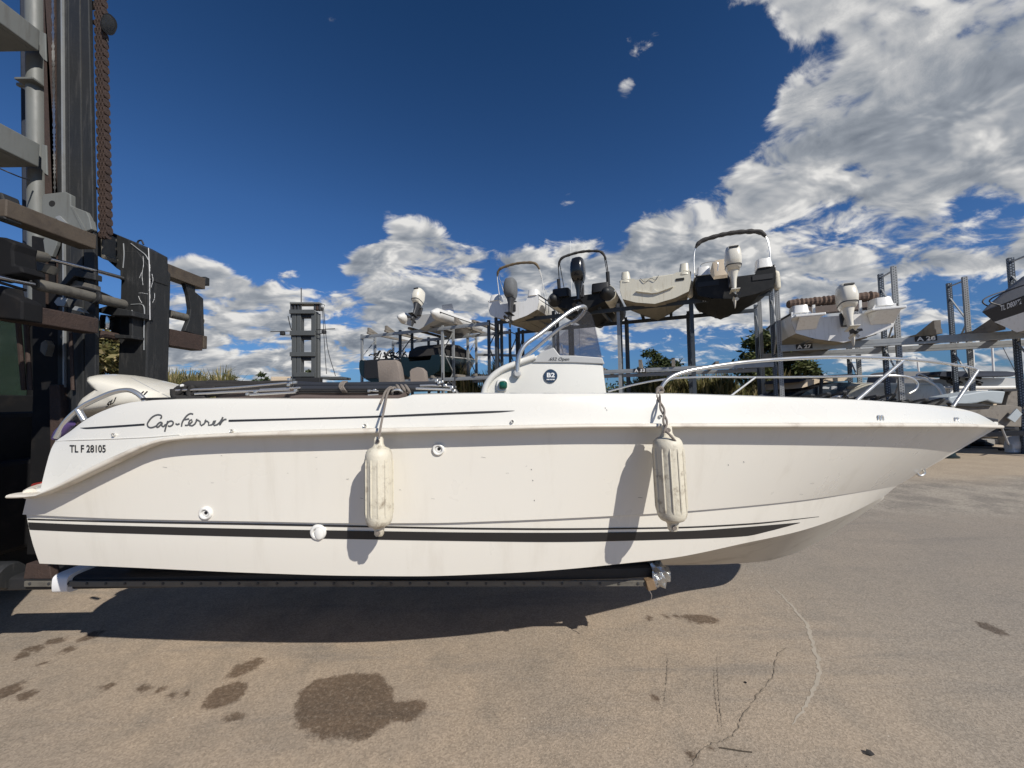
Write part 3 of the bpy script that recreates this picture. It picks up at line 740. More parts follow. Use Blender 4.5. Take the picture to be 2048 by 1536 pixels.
# windshield console
YN = 2.62; YF = 2 * YC - YN
con_px = [(965, 790), (969, 772), (981, 752), (1001, 737), (1024, 727), (1043, 720.5), (1066, 713), (1075, 709), (1208, 728), (1211, 755), (1216, 790)]
def conpoly(Y): return [P(x, y, YN) + V((0, Y - YN, 0)) for x, y in con_px]
cs = MB(); a = [P(x, y, YN) for x, y in con_px]; low = [V((a[0].x, YN, 1.12)), V((a[-1].x, YN, 1.12))]
a = [low[0]] + a + [low[1]]
c0 = sum(a, V()) / len(a)
rows = []
for dy, k in ((.03, .965), (.008, .985), (0, 1.0 - .004), (0, 1.0)):
    pass
for yy, k in ((YN - .0, .955), (YN + .006, .978), (YN + .02, .992), (YN + .05, 1.0), (YF - .05, 1.0), (YF - .02, .992), (YF - .006, .978), (YF, .955)):
    rows.append([V((c0.x + (p.x - c0.x) * k, yy, c0.z + (p.z - c0.z) * k)) for p in a])
cs.grid(rows, True); n_ = len(a); m_ = len(rows)
cs.f += [tuple(range(n_))[::-1], tuple(range((m_ - 1) * n_, m_ * n_))]
console = cs.build('console', 'deckgel', boat, True, angle=35)
# rolled aft coaming of the console
MB().tube(spl([P(x, y, YN - .01) for x, y in [(967, 790), (972, 772), (984, 754), (1004, 739), (1028, 729), (1046, 722), (1070, 714)]], 30), .022, 10).build('console_trim', 'deckgel', console, True)
def conq(x, y, Y): return P(x, y, YN) + V((0, Y - YN, 0))
# grey instrument wing and windscreen base band
b1 = MB().prism([conq(x, y, YN - .012) for x, y in [(1064, 725.5), (1080, 706), (1107, 695), (1119, 711), (1150, 711.5), (1204, 715.5), (1209, 728.5), (1150, 725.8)]], (0, YF - YN + .024, 0))
band = b1.build('screen_base', 'greyplastic', console, bevel=.006)
tw2 = text_width('.652 Open', .0, .25)
text_mb('.652 Open', lambda x, y: conq(1096 + x * 42 / tw2, 721.3 - y * 6.4 + x * .02, YN - .0155), .01, .25).build('model_lettering', 'decal', band, fixn=False)
# round dealer badge
bc = P(1101, 752, YN) + V((0, -.006, 0))
bd = MB().lathe(bc, (0, -1, 0), [(0, .047), (.004, .047), (.005, .045)], 36).build('round_badge', 'badgeblue', console)
tw3 = text_width('B2', .05)
text_mb('B2', lambda x, y: conq(1092.8 + x * 16.5 / tw3, 754.5 - y * 8.8, bc.y - .0075), .05).build('badge_lettering', 'lettering', bd, fixn=False)
mk = MB()
for k, (x0, x1) in enumerate([(1093, 1095), (1095.8, 1098), (1099, 1101), (1102, 1104), (1104.8, 1107), (1107.6, 1109)]):
    mk.box(conq((x0 + x1) / 2, 759.2, bc.y - .0075), ((x1 - x0) / F * YN, .001, .008))
mk.build('badge_lettering', 'lettering', bd)
# navigation light
nl = P(1005, 771, YN)
lh = MB().loft([(nl + V((-.005, .02 - .026 * k, 0)), V((1, 0, 0)) * .037 * s, V((0, 0, 1)) * .044 * s) for k, s in ((0, 1.1), (1, 1.05), (1.6, .9))], 20, 3).build('navigation_light', 'whiteplastic', console, True)
MB().loft([(nl + V((.004, -.02 - .012 * k, .001)), V((1, 0, 0)) * .030 * s, V((0, 0, 1)) * .030 * s) for k, s in ((0, 1.0), (1, 1.0), (2, .82), (2.6, .5))], 20, 3).build('green_lens', 'navlens', lh, True)
# windscreen: near pane, front pane, far pane
tip = (1189, 606)
def scr(x, y, k):   # k 0 near .. 1 far; the panes lean to the centre at the top
    return conq(x, y, YN + (YF - YN) * k)
near = [scr(1118, 711, .02), scr(1204.5, 716, .02), scr(1194, 618, .20), scr(1180, 605, .20), scr(1148, 634, .13), scr(1108, 668, .07)]
ws = MB().prism(near, (0, .006, 0)); ws.prism([V((p.x, 2 * YC - p.y, p.z)) for p in near], (0, -.006, 0))
f0 = [scr(1205, 716, .02), scr(1205, 716, .98), scr(1193.5, 617, .80), scr(1193.5, 617, .20)]
fm = [f0[0], f0[0].lerp(f0[1], .5) + V((.07, 0, 0)), f0[1], f0[2], f0[2].lerp(f0[3], .5) + V((.05, 0, 0)), f0[3]]
rows = []
for j in range(9):
    t = j / 8; bul = math.sin(math.pi * t)
    rows.append([f0[0].lerp(f0[1], t) + V((.08 * bul, 0, 0)), f0[3].lerp(f0[2], t) + V((.06 * bul, 0, .01 * bul))])
ws.grid(rows); ws.grid([[p + V((-.006, 0, 0)) for p in r] for r in rows])
ws.build('windscreen', 'screen', console, True, angle=30)
wing = [scr(1078, 701, .03), scr(1092, 690, .03), scr(1120, 660, .08), scr(1108, 695, .03)]
MB().prism(wing, (0, .005, 0)).build('screen_wing', 'screenedge', console)
MB().tube([scr(1130, 712, .06), scr(1125, 687, .06)], .006, 8).build('screen_stay', 'steel', console, True)
# grab rail
gr = [conq(1034, 745, YN - .03), conq(1036, 724, YN - .03), conq(1041, 705, YN - .03), conq(1051, 690, YN - .02), conq(1080, 668, YN + .01), conq(1120, 635.5, YN + .06), conq(1150, 613, YN + .10), conq(1172, 603, YN + .14), conq(1183, 602, YN + .22)]
fr = [V((p.x, 2 * YC - p.y, p.z)) for p in gr][::-1]
MB().tube(spl(gr + fr, 110), .0155, 10).build('grab_rail', 'steel', console, True)
for y_ in (YN - .03, YF + .03): MB().lathe(conq(1034, 748, y_), (0, -1 if y_ < YC else 1, 0), [(-.02, .028), (.005, .028), (.014, .018)], 16).build('rail_foot', 'greyplastic', console, True)

# helm seats showing above the gunwale
def seat(poly, Y, th):
    b = MB().pillow([P(x, y, Y) for x, y in poly], (0, th, 0)).build('seat_back', 'seat', boat, True, angle=60)
    c = sum((P(x, y, Y) for x, y in poly), V()) / len(poly)
    MB().loft([(V((c.x + .02, Y + th / 2, 1.30)), V((.26, 0, 0)), V((0, .25, 0))), (V((c.x + .02, Y + th / 2, 1.42)), V((.27, 0, 0)), V((0, .26, 0)))], 20, 5).build('seat_cushion', 'seat', boat, True)
    MB().lathe((c.x + .02, Y + th / 2, 1.12), (0, 0, 1), [(0, .07), (.18, .05)], 14).build('seat_pedestal', 'whiteplastic', boat, True)
seat([(757, 782), (752, 722), (757, 719.5), (790, 719), (794, 722), (798, 735), (802, 760), (803, 782)], 2.72, .12)
seat([(821, 782), (818, 742), (822, 737), (833, 733.5), (843, 735), (849, 741), (852, 760), (853, 782)], 3.15, .12)
# brown bolster along the coaming
MB().pillow([P(x, y, 2.02) for x, y in [(425, 800), (425, 786), (470, 783), (560, 780), (582, 777), (700, 776), (790, 776), (812, 779), (815, 788), (806, 797), (700, 800)]], (0, .07, 0)).build('coaming_bolster', 'brownpad', boat, True)
MB().tube(spl([P(x, y, 1.955) for x, y in [(583, 796.5), (600, 794), (660, 795), (720, 795), (770, 794.5), (800, 794), (812, 788)]], 30), .012, 8).build('bolster_piping', 'brownpad', boat, True)
# folded bimini lashed along the gunwale
bim = MB()
for y0, y1, x0, x1, r, Y in ((769.5, 767.5, 590, 880, .0145, 2.02), (777, 774, 590, 905, .0155, 1.99), (773, 771, 595, 900, .013, 2.05), (783, 778.5, 600, 900, .010, 2.0), (765.5, 770, 588, 690, .011, 2.04)):
    bim.tube(spl([P(x0, y0, Y), P((x0 + x1) / 2, (y0 + y1) / 2 + .8, Y), P(x1, y1, Y)], 16), r, 10)
bimini = bim.build('folded_bimini', 'sleeve', boat, True)
for pts, Y, r in (([(390, 788), (470, 783.5), (580, 779)], 1.97, .0062), ([(352, 781), (470, 775), (580, 765.5)], 1.98, .006), ([(500, 789.5), (540, 787.5), (592, 784.5)], 1.96, .0062), ([(840, 771.5), (870, 771), (912, 774)], 1.97, .006), ([(832, 777), (880, 778.5), (903, 780)], 1.96, .0065), ([(520, 779.5), (560, 777.5), (600, 775.5)], 1.97, .005)):
    MB().tube(spl([P(x, y, Y) for x, y in pts], 12), r, 8).build('bimini_stay', 'steel', bimini, True)
for x, y in ((579, 759), (583, 766), (578, 770), (590, 765), (592, 781), (496, 788), (512, 784), (873, 762), (878, 766), (884, 764), (890, 771), (903, 776), (908, 782), (739, 782), (750, 781)):
    MB().box(P(x, y, 1.965), (.016, .02, .014)).build('bimini_fitting', 'steel', bimini, bevel=.003)
cv = MB(); rnd = random.Random(11)
for k in range(7):
    y0 = 772 + 3.4 * k; r = .020 + .004 * (k % 3)
    pts = [(346 + abs(k - 3) * 3.0, 776 + k * 3.0), (375, 769 + k * 3.7), (420, 766.5 + k * 3.6), (500, 766 + k * 2.9), (583, 763.5 + k * 2.6)]
    cv.tube(spl([P(x, y, 2.03 + .02 * rnd.random()) for x, y in pts], 22), [r * (.55 + .45 * min(1, i / 4)) * (1 - .55 * i / 21) * rnd.uniform(.85, 1.15) for i in range(22)], 9)
cv.build('bimini_canvas', 'canvas', bimini, True, angle=180)
cf_ = MB()
for pts, r in (([(348, 778), (350, 793), (372, 797), (412, 796)], .017), ([(388, 772), (378, 784), (384, 795), (404, 797)], .013), ([(352, 790), (366, 780), (372, 770)], .012), ([(384, 790), (396, 779), (430, 775)], .009)):
    cf_.tube(spl([P(x, y, 1.985) for x, y in pts], 18), r, 8)
cf_.build('bimini_canvas', 'canvas', bimini, True, angle=180)
MB().lathe(P(364.5, 771, 1.97), (0, -1, 0), [(-.008, .006), (0, .008), (.008, .006)], 10).build('white_knob', 'whiteplastic', bimini, True)
lash = MB()
for x in (680, 683.5, 687):
    lash.tube(spl([P(x + 7, 763, 1.985), P(x + 1, 767, 1.955), P(x - 1, 773, 1.952), P(x + 3, 780, 1.957), P(x + 6, 784, 1.98)], 16), .0052, 6)
lash.build('lashing', 'rope', bimini, True)
fs = MB()
fs.tube([P(903, 785, 1.97), P(906, 768, 1.97), P(896, 762, 1.98)], .005, 6).tube([P(915, 788, 1.97), P(906, 775, 1.97)], .011, 8).tube([P(885, 786, 1.96), P(885, 745, 1.96)], .004, 6).tube([P(910, 786, 1.96), P(909, 735, 1.96)], .0035, 6)
fs.build('bimini_hinge', 'metaldk', bimini, True)
# recess lip and white pad just aft of the bolster
MB().pillow([P(x, y, 1.955) for x, y in [(427, 808), (430, 799), (448, 798), (455, 802), (470, 803), (466, 797), (480, 799), (474, 806)]], (0, .03, 0)).build('gunwale_recess', 'deckgel', boat, True)
# cleat near the first fender
MB().tube(spl([P(785, 788, 1.97), P(786, 781, 1.955), P(800, 780, 1.955), P(808, 788, 1.97)], 14), .006, 8).build('cleat', 'steel', boat, True)
MB().tube([P(736, 790, 1.95), P(757, 789, 1.95)], .004, 6).tube([P(738, 781, 1.95), P(757, 782, 1.95)], .004, 6).build('fitting_pin', 'steel', boat, True)
MB().box(P(395, 798.5, 1.97), (.16, .05, .012)).xf(Matrix.Translation(P(322, 797.5, 1.97) - P(395, 798.5, 1.97))).build('stern_cleat', 'black', boat)

# stern rail
YR = 2.0
sr = [(291, 803), (282, 793), (272, 785.5), (259, 780.5), (243, 781), (222, 786), (196, 797), (168, 811), (146, 828), (128, 848), (112, 876)]
MB().tube(spl([P(x, y, YR) for x, y in sr], 60), .0125, 10).tube([P(155.5, 819, YR), P(169, 841, YR)], .0145, 10).build('stern_rail', 'steel', boat, True)
MB().tube(spl([P(x, y, YR + .015) for x, y in [(112, 878), (119, 867), (130, 856), (143, 846)]], 20), [.018 + .006 * math.sin(3.1 * i / 19) for i in range(20)], 10).build('rail_sleeve', 'purple', boat, True)
MB().pillow([P(x, y, YR + .04) for x, y in [(143, 852), (146, 840), (156, 836), (160, 842), (150, 853)]], (0, .04, 0)).build('stern_bracket', 'brownpad', boat, True)

# outboard engine, tilted clear of the water
YO = 2.62
om = MB(); mp_ = [P(x, y, 2.86) for x, y in [(224, 752), (229, 749.5), (240, 748.8), (255, 749.5), (275, 753.5), (300, 759.5), (325, 766), (350, 775), (372, 786), (372, 812), (300, 822), (196, 834), (203, 812), (212, 800), (230, 787), (247, 776.5), (237, 769), (229, 760)]]
mc_ = P(312, 792, 2.86); rows = []
for t_, k_ in ((-.29, .48), (-.27, .66), (-.22, .82), (-.14, .93), (-.05, .99), (.05, .99), (.14, .93), (.22, .82), (.27, .66), (.29, .48)):
    rows.append([mc_ + (p - mc_) * k_ + V((0, t_, 0)) for p in mp_])
om.grid(rows, True); om.f += [tuple(range(len(mp_)))[::-1], tuple(range(9 * len(mp_), 10 * len(mp_)))]
motor = om.build('outboard_motor', 'cowl', boat, True, angle=60)
BV_m = BVHTree.FromPolygons([tuple(p) for p in om.v], om.f)
for dx in (0, 7.5):
    d_ = MB(); stroke(d_, BV_m, [(280 + dx, 789.5), (287.5 + dx, 782.5)], 2.6, 5, .004); d_.build('engine_mark', 'decal', motor, fixn=False)
m = Matrix.Rotation(math.radians(-38), 3, 'Y')
def mpl(x, y):
    a = math.radians(33); u = x * 14.5; v = y * 15
    return on(BV_m, 213.5 + u * math.cos(a) + v * math.sin(a) * .3, 816 - u * math.sin(a) * .15 - v * .93, .004)
text_mb('SU', lambda x, y: on(BV_m, 210.5 + x * 11.5 + y * 4.5, 816.5 - x * 7.5 - y * 11.5 + 0, .004), .05).build('engine_lettering', 'decal', motor, fixn=False)
stroke_ = MB(); stroke(stroke_, BV_m, [(262, 755), (300, 775), (340, 795)], 1.2, 12, .002); stroke_.build('cowl_seam', 'greyplastic', motor, fixn=False)
lg = MB().loft([(P(205, 830, YO + .25) + V((0, .06, 0)), V((.16, 0, 0)), V((0, .10, 0))), (P(205, 880, YO + .31), V((.11, 0, 0)), V((0, .07, 0))), (P(170, 940, YO + .31), V((.08, 0, 0)), V((0, .05, 0)))], 16, 3)
lg.build('motor_leg', 'metaldk', motor, True)

# bow pulpit
def pul(pts, inset_=.13):
    out = []
    for x, y in pts:
        X = P(x, y, 2.3).x
        for _ in range(25):
            b = max(.12, b_rail(min(X, XE_R - .05)) - inset_); X = P(x, y, YC - b).x
        out.append(P(x, y, YC - b))
    return out
near_r = pul([(1321, 789), (1323, 775), (1331, 763), (1346, 752), (1372, 743), (1410, 735.5), (1470, 726.5), (1540, 720), (1620, 715.5), (1700, 714.5), (1780, 717), (1850, 722), (1910, 730), (1948, 737), (1955, 741)])
pz = MB().tube(spl(near_r, 110), .0108, 10)
foot = pul([(1906, 813)])[0]; pz.tube([near_r[-1], foot], .0115, 10)
mid = pul([(1806, 721)])[0]; mf = pul([(1713, 801)])[0]; pz.tube([mid, mf], .0110, 10)
fp = [(1216, 783), (1270, 769), (1330, 758.5), (1400, 754), (1511, 754.5), (1620, 754), (1720, 752.5), (1790, 751.5), (1815, 754), (1829, 760), (1835, 769), (1831, 779), (1818, 787)]
farr = []
for x, y in fp:
    X = P(x, y, 3.9).x
    for _ in range(25):
        b = max(.25, b_rail(min(X, XE_R - .05)) - .13); X = .5 * X + .5 * P(x, y, YC + b).x
    farr.append(P(x, y, YC + b))
pz.tube(spl(farr, 90), .0105, 10); pz.tube([farr[4], P(1456, 796, farr[4].y)], .0105, 8)
pz.build('bow_rail', 'steel', boat, True)
# anchor chain and roller heaped on the foredeck
an = MB(); rnd = random.Random(3)
fz = lambda X: np.interp(X, [p.x for p in D_top], [p.z for p in D_top])
for k in range(150):
    X = rnd.uniform(2.15, 3.55); hw = max(.05, b_rail(X) - .28) * .8; Y = YC + rnd.uniform(-hw * .4, hw)
    z = fz(X) + .012 + .055 * rnd.random() * math.exp(-((X - 2.9) / .6) ** 2); a = rnd.uniform(0, 6.28); d = V((math.cos(a), math.sin(a), rnd.uniform(-.3, .3))) * rnd.uniform(.015, .03)
    an.tube([V((X, Y, z)) - d, V((X, Y, z)) + d], rnd.uniform(.006, .013), 6)
for k in range(9):
    X = 2.3 + .13 * k; an.tube(spl([V((X, YC + .1, fz(X) + .02)), V((X + .1, YC - .05, fz(X) + .05 + .02 * (k % 3))), V((X + .22, YC + .12, fz(X) + .02))], 10), .011, 6)
an.build('anchor_chain', 'black', boat, True)
b2 = MB().beam(V((XE_R - .42, YC, fz(XE_R - .42) + .025)), V((XE_R - .04, YC, fz(XE_R - .08) + .018)), .055, .022).beam(V((XE_R - .36, YC + .05, fz(XE_R - .4) + .03)), V((XE_R - .05, YC + .03, fz(XE_R - .1) + .025)), .02, .02)
b2.build('bow_roller', 'metaldk', boat, bevel=.004)

# ------------------------------------------------------------------ fenders
def fender(label, top, bot, rpx, Y, lugt, lugb):
    a = P(*top, Y); b = P(*bot, Y); L = (b - a).length; ax = (b - a).normalized(); r = rpx / F * Y
    t = thing('boat_fender', label, 'fender', a, 0, 'fenders hung along the white motorboat')
    pr = [(0, r * .30), (.003, r * .52), (.011, r * .78), (.024, r * .92), (.040, r * .985), (.055, r)]
    body = MB().lathe(a, ax, pr + [(L - d, k) for d, k in reversed(pr)], 44)
    bo = body.build('fender_body', 'fender', t, True)
    u = ax.cross(V((0, 1, 0))).normalized(); w = ax.cross(u)
    rb = MB()
    for k in range(12):
        an_ = 2 * math.pi * (k + .5) / 12; d = u * math.cos(an_) + w * math.sin(an_)
        rb.tube([a + ax * .055 + d * r * .96, a + ax * .075 + d * r * 1.012, a + ax * (L - .075) + d * r * 1.012, a + ax * (L - .055) + d * r * .96], r * .07, 6)
    rb.build('rib', 'fender', bo, True)
    for p, s, nm in ((a, -1, 'top_lug'), (b, 1, 'bottom_lug')):
        ln = (lugt if s < 0 else lugb) / F * Y; c = p + ax * s * ln * .45
        MB().loft([(p - ax * s * .012, u * r * .52, w * r * .42), (p + ax * s * ln * .3, u * r * .34, w * r * .26), (p + ax * s * ln * .8, u * r * .33, w * r * .24), (p + ax * s * ln, u * r * .25, w * r * .18)], 16, 4).build(nm, 'fender', t, True)
        MB().lathe(p + ax * s * ln * .55 + V((0, -r * .30, 0)), (0, -1, 0), [(-.004, r * .17), (.003, r * .15), (.003, r * .06)], 14).build('eyelet', 'rope', t, True)
    return t, a, ax, r
f1, a1, ax1, r1 = fender('dirty white ribbed fender hanging upright nearer the stern, on a single cord', (757.5, 893), (758.5, 1054), 26.0, 1.765, 19, 17)
f2, a2, ax2, r2 = fender('larger dirty white fender hanging tilted below the bow rail on twisted rope', (1334, 872), (1345, 1043), 28.5, 1.83, 22, 18)
rp = MB()
rp.tube(spl([P(758, 877, 1.725), P(762, 850, 1.745), P(767, 825, 1.775), P(771, 805, 1.85), P(774, 790, 1.915), P(780, 778, 1.94), P(790, 775, 1.96), P(794, 782, 1.97)], 50), .0055, 8)
rp.tube(spl([P(760.5, 807, 1.86), P(766, 795, 1.90), P(772, 782, 1.935), P(781, 774.5, 1.945), P(787, 778, 1.95)], 30), .0062, 8)
for x in (797, 806, 814):
    rp.tube(spl([P(x - 5, 770, 2.03), P(x - 1, 774, 1.965), P(x + 3, 780, 1.962), P(x + 5, 785, 1.98)], 14), .008, 8)
rp.build('rope', 'rope', f1, True)
rp = MB()
for ph in (0, math.pi):
    pts = []
    for i in range(40):
        k = i / 39; c = P(1330, 870, 1.79).lerp(P(1318, 780, 2.04), k) if k < .55 else P(1330, 870, 1.79).lerp(P(1318, 780, 2.04), k)
        c = P(1331 - 14 * k + 3 * math.sin(k * 5), 866 - 88 * k, 1.79 + .22 * k ** 1.4); a = ph + k * 11
        pts.append(c + V((math.cos(a) * .008, math.sin(a) * .006, 0)))
    rp.tube(pts, .0055, 8)
rp.tube(spl([P(1331, 862, 1.79), P(1338, 868, 1.775), P(1347, 878, 1.77), P(1352, 884, 1.78)], 16), .0058, 8)
rp.tube(spl([P(1317, 790, 1.99), P(1315, 779, 2.0), P(1321, 775, 2.0), P(1325, 782, 2.02), P(1318, 788, 2.0)], 18), .010, 8)
rp.build('rope', 'rope', f2, True)
# ------------------------------------------------------------------ the big boat-handling forklift on the left
fl = thing('forklift', 'tall dark boat-handling forklift with rusty lift chain carrying the white motorboat', 'forklift', (-4.0, 2.6, 0))
YM = 3.28
def slab(mb, quad, depth):   # quad in pixels on the plane y = Y, extruded away from the camera
    return mb
def ybox(mb, px, Y, depth):
    return mb.prism([P(x, y, Y) for x, y in px], (0, depth, 0))
def col(x0t, x1t, x0b, x1b, Y, depth, ytop=-60, ybot=1105):
    # a leaning upright: pixel edges at y = 0 and y = 460
    f0 = lambda y: x0t + (x0b - x0t) * y / 460.0
    f1 = lambda y: x1t + (x1b - x1t) * y / 460.0
    return MB().prism([P(f0(ytop), ytop, Y), P(f1(ytop), ytop, Y), P(f1(620), 620, Y), P(f1(620), ybot, Y), P(f0(620), ybot, Y), P(f0(620), 620, Y)], (0, depth, 0))
mast = col(112, 137, 114, 141, YM + .03, .05).build('mast_channel', 'mastdark', fl, bevel=.006)
col(137, 160, 140, 165, YM + .008, .03).build('mast_channel', 'mastdark', fl, bevel=.008)
col(161, 177, 166.5, 187, YM, .035).build('mast_flange', 'mastdark', fl, bevel=.006)
col(121, 124, 124, 127, YM + .012, .02).build('mast_seam', 'galv', fl)
col(86, 108, 90, 112, YM + .02, .2, -60, 388).build('mast_rail', 'rust', fl, bevel=.006)
# worn streak polished by the rollers
wk = MB(); rnd = random.Random(2); L = []; R_ = []
for i in range(120):
    y = -20 + i * 405 / 119; c = 105.5 + 5 * y / 460; k = 2.4 + rnd.uniform(-1.3, 1.3)
    L.append(P(c - k, y, YM + .0165)); R_.append(P(c + k * .8, y, YM + .0165))
wk.grid([L, R_]).build('worn_streak', 'shiny', fl, fixn=False)
# outer column (round grey tube) and rods behind
MB().tube([P(70, -60, 3.42), P(76, 470, 3.42), P(78, 620, 3.42)], .066, 16).build('mast_tube', 'mastgrey', fl, True)
MB().tube([P(46, -60, 3.55), P(53, 600, 3.55)], .021, 8).build('hose_guide', 'navy', fl, True)
MB().tube([P(71, -60, 3.36), P(76, 360, 3.36)], .0, 4) if False else None
MB().box(P(70, 171, 3.40), (.17, .17, .02)).box(P(46, 170, 3.5), (.10, .03, .03)).build('clamp_band', 'mastgrey', fl, bevel=.004)
# cross members running towards the near column (out of the frame)
XC = PX(82, 100, -4.12).x
def cross(ytop, ybot, x=83):
    pa = P(x, ytop, YM + .06); pb = P(x, ybot, YM + .06)
    X0 = pa.x; h = pa.z - pb.z
    m = MB().prism([V((X0, YM + .05, pa.z)), V((X0, YM + .05, pb.z)), V((X0 - .02, 1.3, pb.z)), V((X0 - .02, 1.3, pa.z))], (-.05, 0, 0))
    m.prism([V((X0 - .05, YM + .05, pb.z + .03)), V((X0 - .45, YM + .05, pb.z + .03)), V((X0 - .45, 1.3, pb.z + .03)), V((X0 - .05, 1.3, pb.z + .03))], (0, 0, -.03))
    m.prism([V((X0 - .40, YM + .05, pb.z)), V((X0 - .45, YM + .05, pb.z)), V((X0 - .45, 1.3, pb.z)), V((X0 - .40, 1.3, pb.z))], (0, 0, -(.11)))
    return m.build('mast_crossmember', 'mastgrey', fl, bevel=.008)
cross(63, 105); cross(290, 336)
gus = MB()
for yt in (105, 336):
    a = P(83, yt, YM + .06)
    gus.prism([a, a + V((0, 0, -.16)), a + V((0, -.28, 0))], (-.04, 0, 0)) if False else None
ybox(MB(), [(79, 62), (90, 66), (92, 122), (86, 118), (78, 106)], YM + .01, .05).build('weld_plate', 'mastgrey', fl, bevel=.004)
ybox(MB(), [(83, 289), (92, 290), (94, 350), (88, 346), (82, 337)], YM + .01, .05).build('weld_plate', 'mastgrey', fl, bevel=.004)
# cable sagging across the mast gap
MB().tube(spl([P(-5, 335, 3.1), P(18, 345, 3.12), P(40, 354, 3.2), P(60, 360, 3.3)], 20), .006, 6).build('cable', 'black', fl, True)
# leaf chain
def leaf_chain():
    w = .042
    t = MB(); N = 64
    c0 = P(200, -70, 3.36); c1 = P(211.5, 466, 3.36)
    d = (c1 - c0); Lc = d.length; d.normalize(); p = Lc / N
    for i in range(N + 1):
        c = c0 + d * (i * p)
        for j in range(6):
            if (i + j) % 2: continue
            x = (j - 2.5) * .0138
            for k in (0,):
                cc = c + V((x, 0, 0)) + d * p * .5
                t.loft([(cc + V((-.0056, 0, 0)), V((0, .028, 0)), d * p * .92), (cc + V((.0056, 0, 0)), V((0, .028, 0)), d * p * .92)], 12, 2.6)
        t.tube([c + V((-w, 0, 0)), c + V((w, 0, 0))], .011, 8)
    return t
ch = leaf_chain().build('lift_chain', 'rust', fl, False); 
# work lamp and small brackets
lp = P(221, 54, 3.36)
lb = MB().loft([(lp + V((-.035, .0, .02)), V((0, .05, 0)), V((.02, 0, .05))), (lp + V((0, -.02, 0)), V((0, .06, 0)), V((.03, 0, .075))), (lp + V((.025, -.035, -.012)), V((0, .062, 0)), V((.032, 0, .08)))], 18, 2.4).build('work_lamp', 'black', fl, True)
MB().loft([(lp + V((.024, -.040, -.012)), V((0, .05, 0)), V((.026, 0, .066))), (lp + V((.030, -.046, -.014)), V((0, .046, 0)), V((.022, 0, .060)))], 18, 2.4).build('lamp_lens', 'screenedge', lb, True)
MB().tube([P(178, 40, 3.38), P(216, 60, 3.38)], .02, 8).tube(spl([P(208, 70, 3.36), P(214, 80, 3.36), P(217, 86, 3.36)], 8), .004, 5).build('lamp_bracket', 'black', fl, True)
MB().beam(P(176, 12, 3.36), P(196, 10, 3.36), .04, .045).beam(P(186, 373, 3.36), P(204, 382, 3.36), .03, .022).build('chain_anchor', 'mastdark', fl)

# carriage (bars run across, parallel to the y axis)
def cbar(name, px_r, yt, yb, px_l, Yr, Xd, m, Yl=None, bev=.008):
    a = P(px_r, yt, Yr); b = P(px_r, yb, Yr); yl = PX(px_l, 500, a.x).y if Yl is None else Yl
    return MB().prism([V((a.x, a.y, a.z)), V((a.x, a.y, b.z)), V((a.x, yl, b.z)), V((a.x, yl, a.z))], (-Xd, 0, 0)).build(name, m, fl, bevel=bev)
cbar('carriage_bar', 194, 470, 499, 8, 3.18, .14, 'barworn')
ybox(MB(), [(-30, 380), (2, 384), (8, 405), (9, 438), (-30, 430)], 2.60, .1).build('carriage_end', 'mastdark', fl, bevel=.01)
cbar('carriage_bar', 198, 637, 667, -60, 3.18, .14, 'rust')
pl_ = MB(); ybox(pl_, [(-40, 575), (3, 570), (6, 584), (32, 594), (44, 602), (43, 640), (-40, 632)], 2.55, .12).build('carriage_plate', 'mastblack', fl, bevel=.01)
# grey lift-lug plate with a hole
lug = ybox(MB(), [(84, 393), (87, 388), (130, 383), (141, 389), (141, 411), (172, 423), (178, 434), (183, 458), (150, 470), (84, 440)], YM - .03, .05).build('lift_lug', 'mastgrey', fl, bevel=.006)
MB().lathe(P(104, 407, YM - .031), (0, -1, 0), [(-.002, .028), (.001, .027)], 20).build('bore', 'hole', lug)
ybox(MB(), [(110, 434), (118, 431), (133, 446), (130, 449), (122, 446)], YM - .045, .02).build('lug_wedge', 'galv', fl)
ybox(MB(), [(141, 413), (146, 415), (172, 461), (166, 462)], YM - .036, .02).build('lug_rib', 'mastgrey', fl)
# cylinders
MB().tube([P(26, 503, 2.66), P(60, 509, 2.80), P(90, 515, 2.90), P(96, 518, 2.92)], [.044, .044, .040, .026], 16).build('side_shift_cylinder', 'cyl', fl, True)
MB().tube([P(94, 517, 2.92), P(190, 541, 3.30), P(245, 556, 3.55)], .017, 12).build('piston_rod', 'rod', fl, True)
MB().tube([P(-20, 551, 2.45), P(75, 570, 2.82)], .019, 12).build('piston_rod', 'rod', fl, True)
MB().tube([P(70, 569, 2.80), P(82, 571, 2.84), P(130, 581, 3.0), P(188, 595, 3.22), P(246, 609, 3.48)], [.034, .045, .044, .045, .046], 16).build('side_shift_cylinder', 'cyl', fl, True)
MB().tube([P(187, 594, 3.2), P(193, 596, 3.22)], .058, 16).build('cylinder_clamp', 'mastdark', fl, True)
MB().tube(spl([P(130, 576, 3.0), P(160, 574, 3.1), P(190, 581, 3.2), P(243, 604, 3.5)], 24), .011, 8).tube(spl([P(-10, 562, 2.5), P(30, 574, 2.65), P(50, 580, 2.75)], 12), .011, 8).build('hydraulic_hose', 'black', fl, True)
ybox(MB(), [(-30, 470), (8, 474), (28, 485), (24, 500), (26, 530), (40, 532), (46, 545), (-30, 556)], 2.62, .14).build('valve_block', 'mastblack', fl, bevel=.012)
MB().pillow([P(x, y, 2.9) for x, y in [(45, 520), (56, 516), (92, 528), (84, 543), (70, 542)]], (0, .1, 0)).build('grease_cap', 'cyl', fl, True)
ybox(MB(), [(86, 480), (92, 471), (116, 474), (113, 490), (104, 513), (90, 510)], YM - .012, .03).build('inspection_plate', 'mastgrey', fl, bevel=.004)
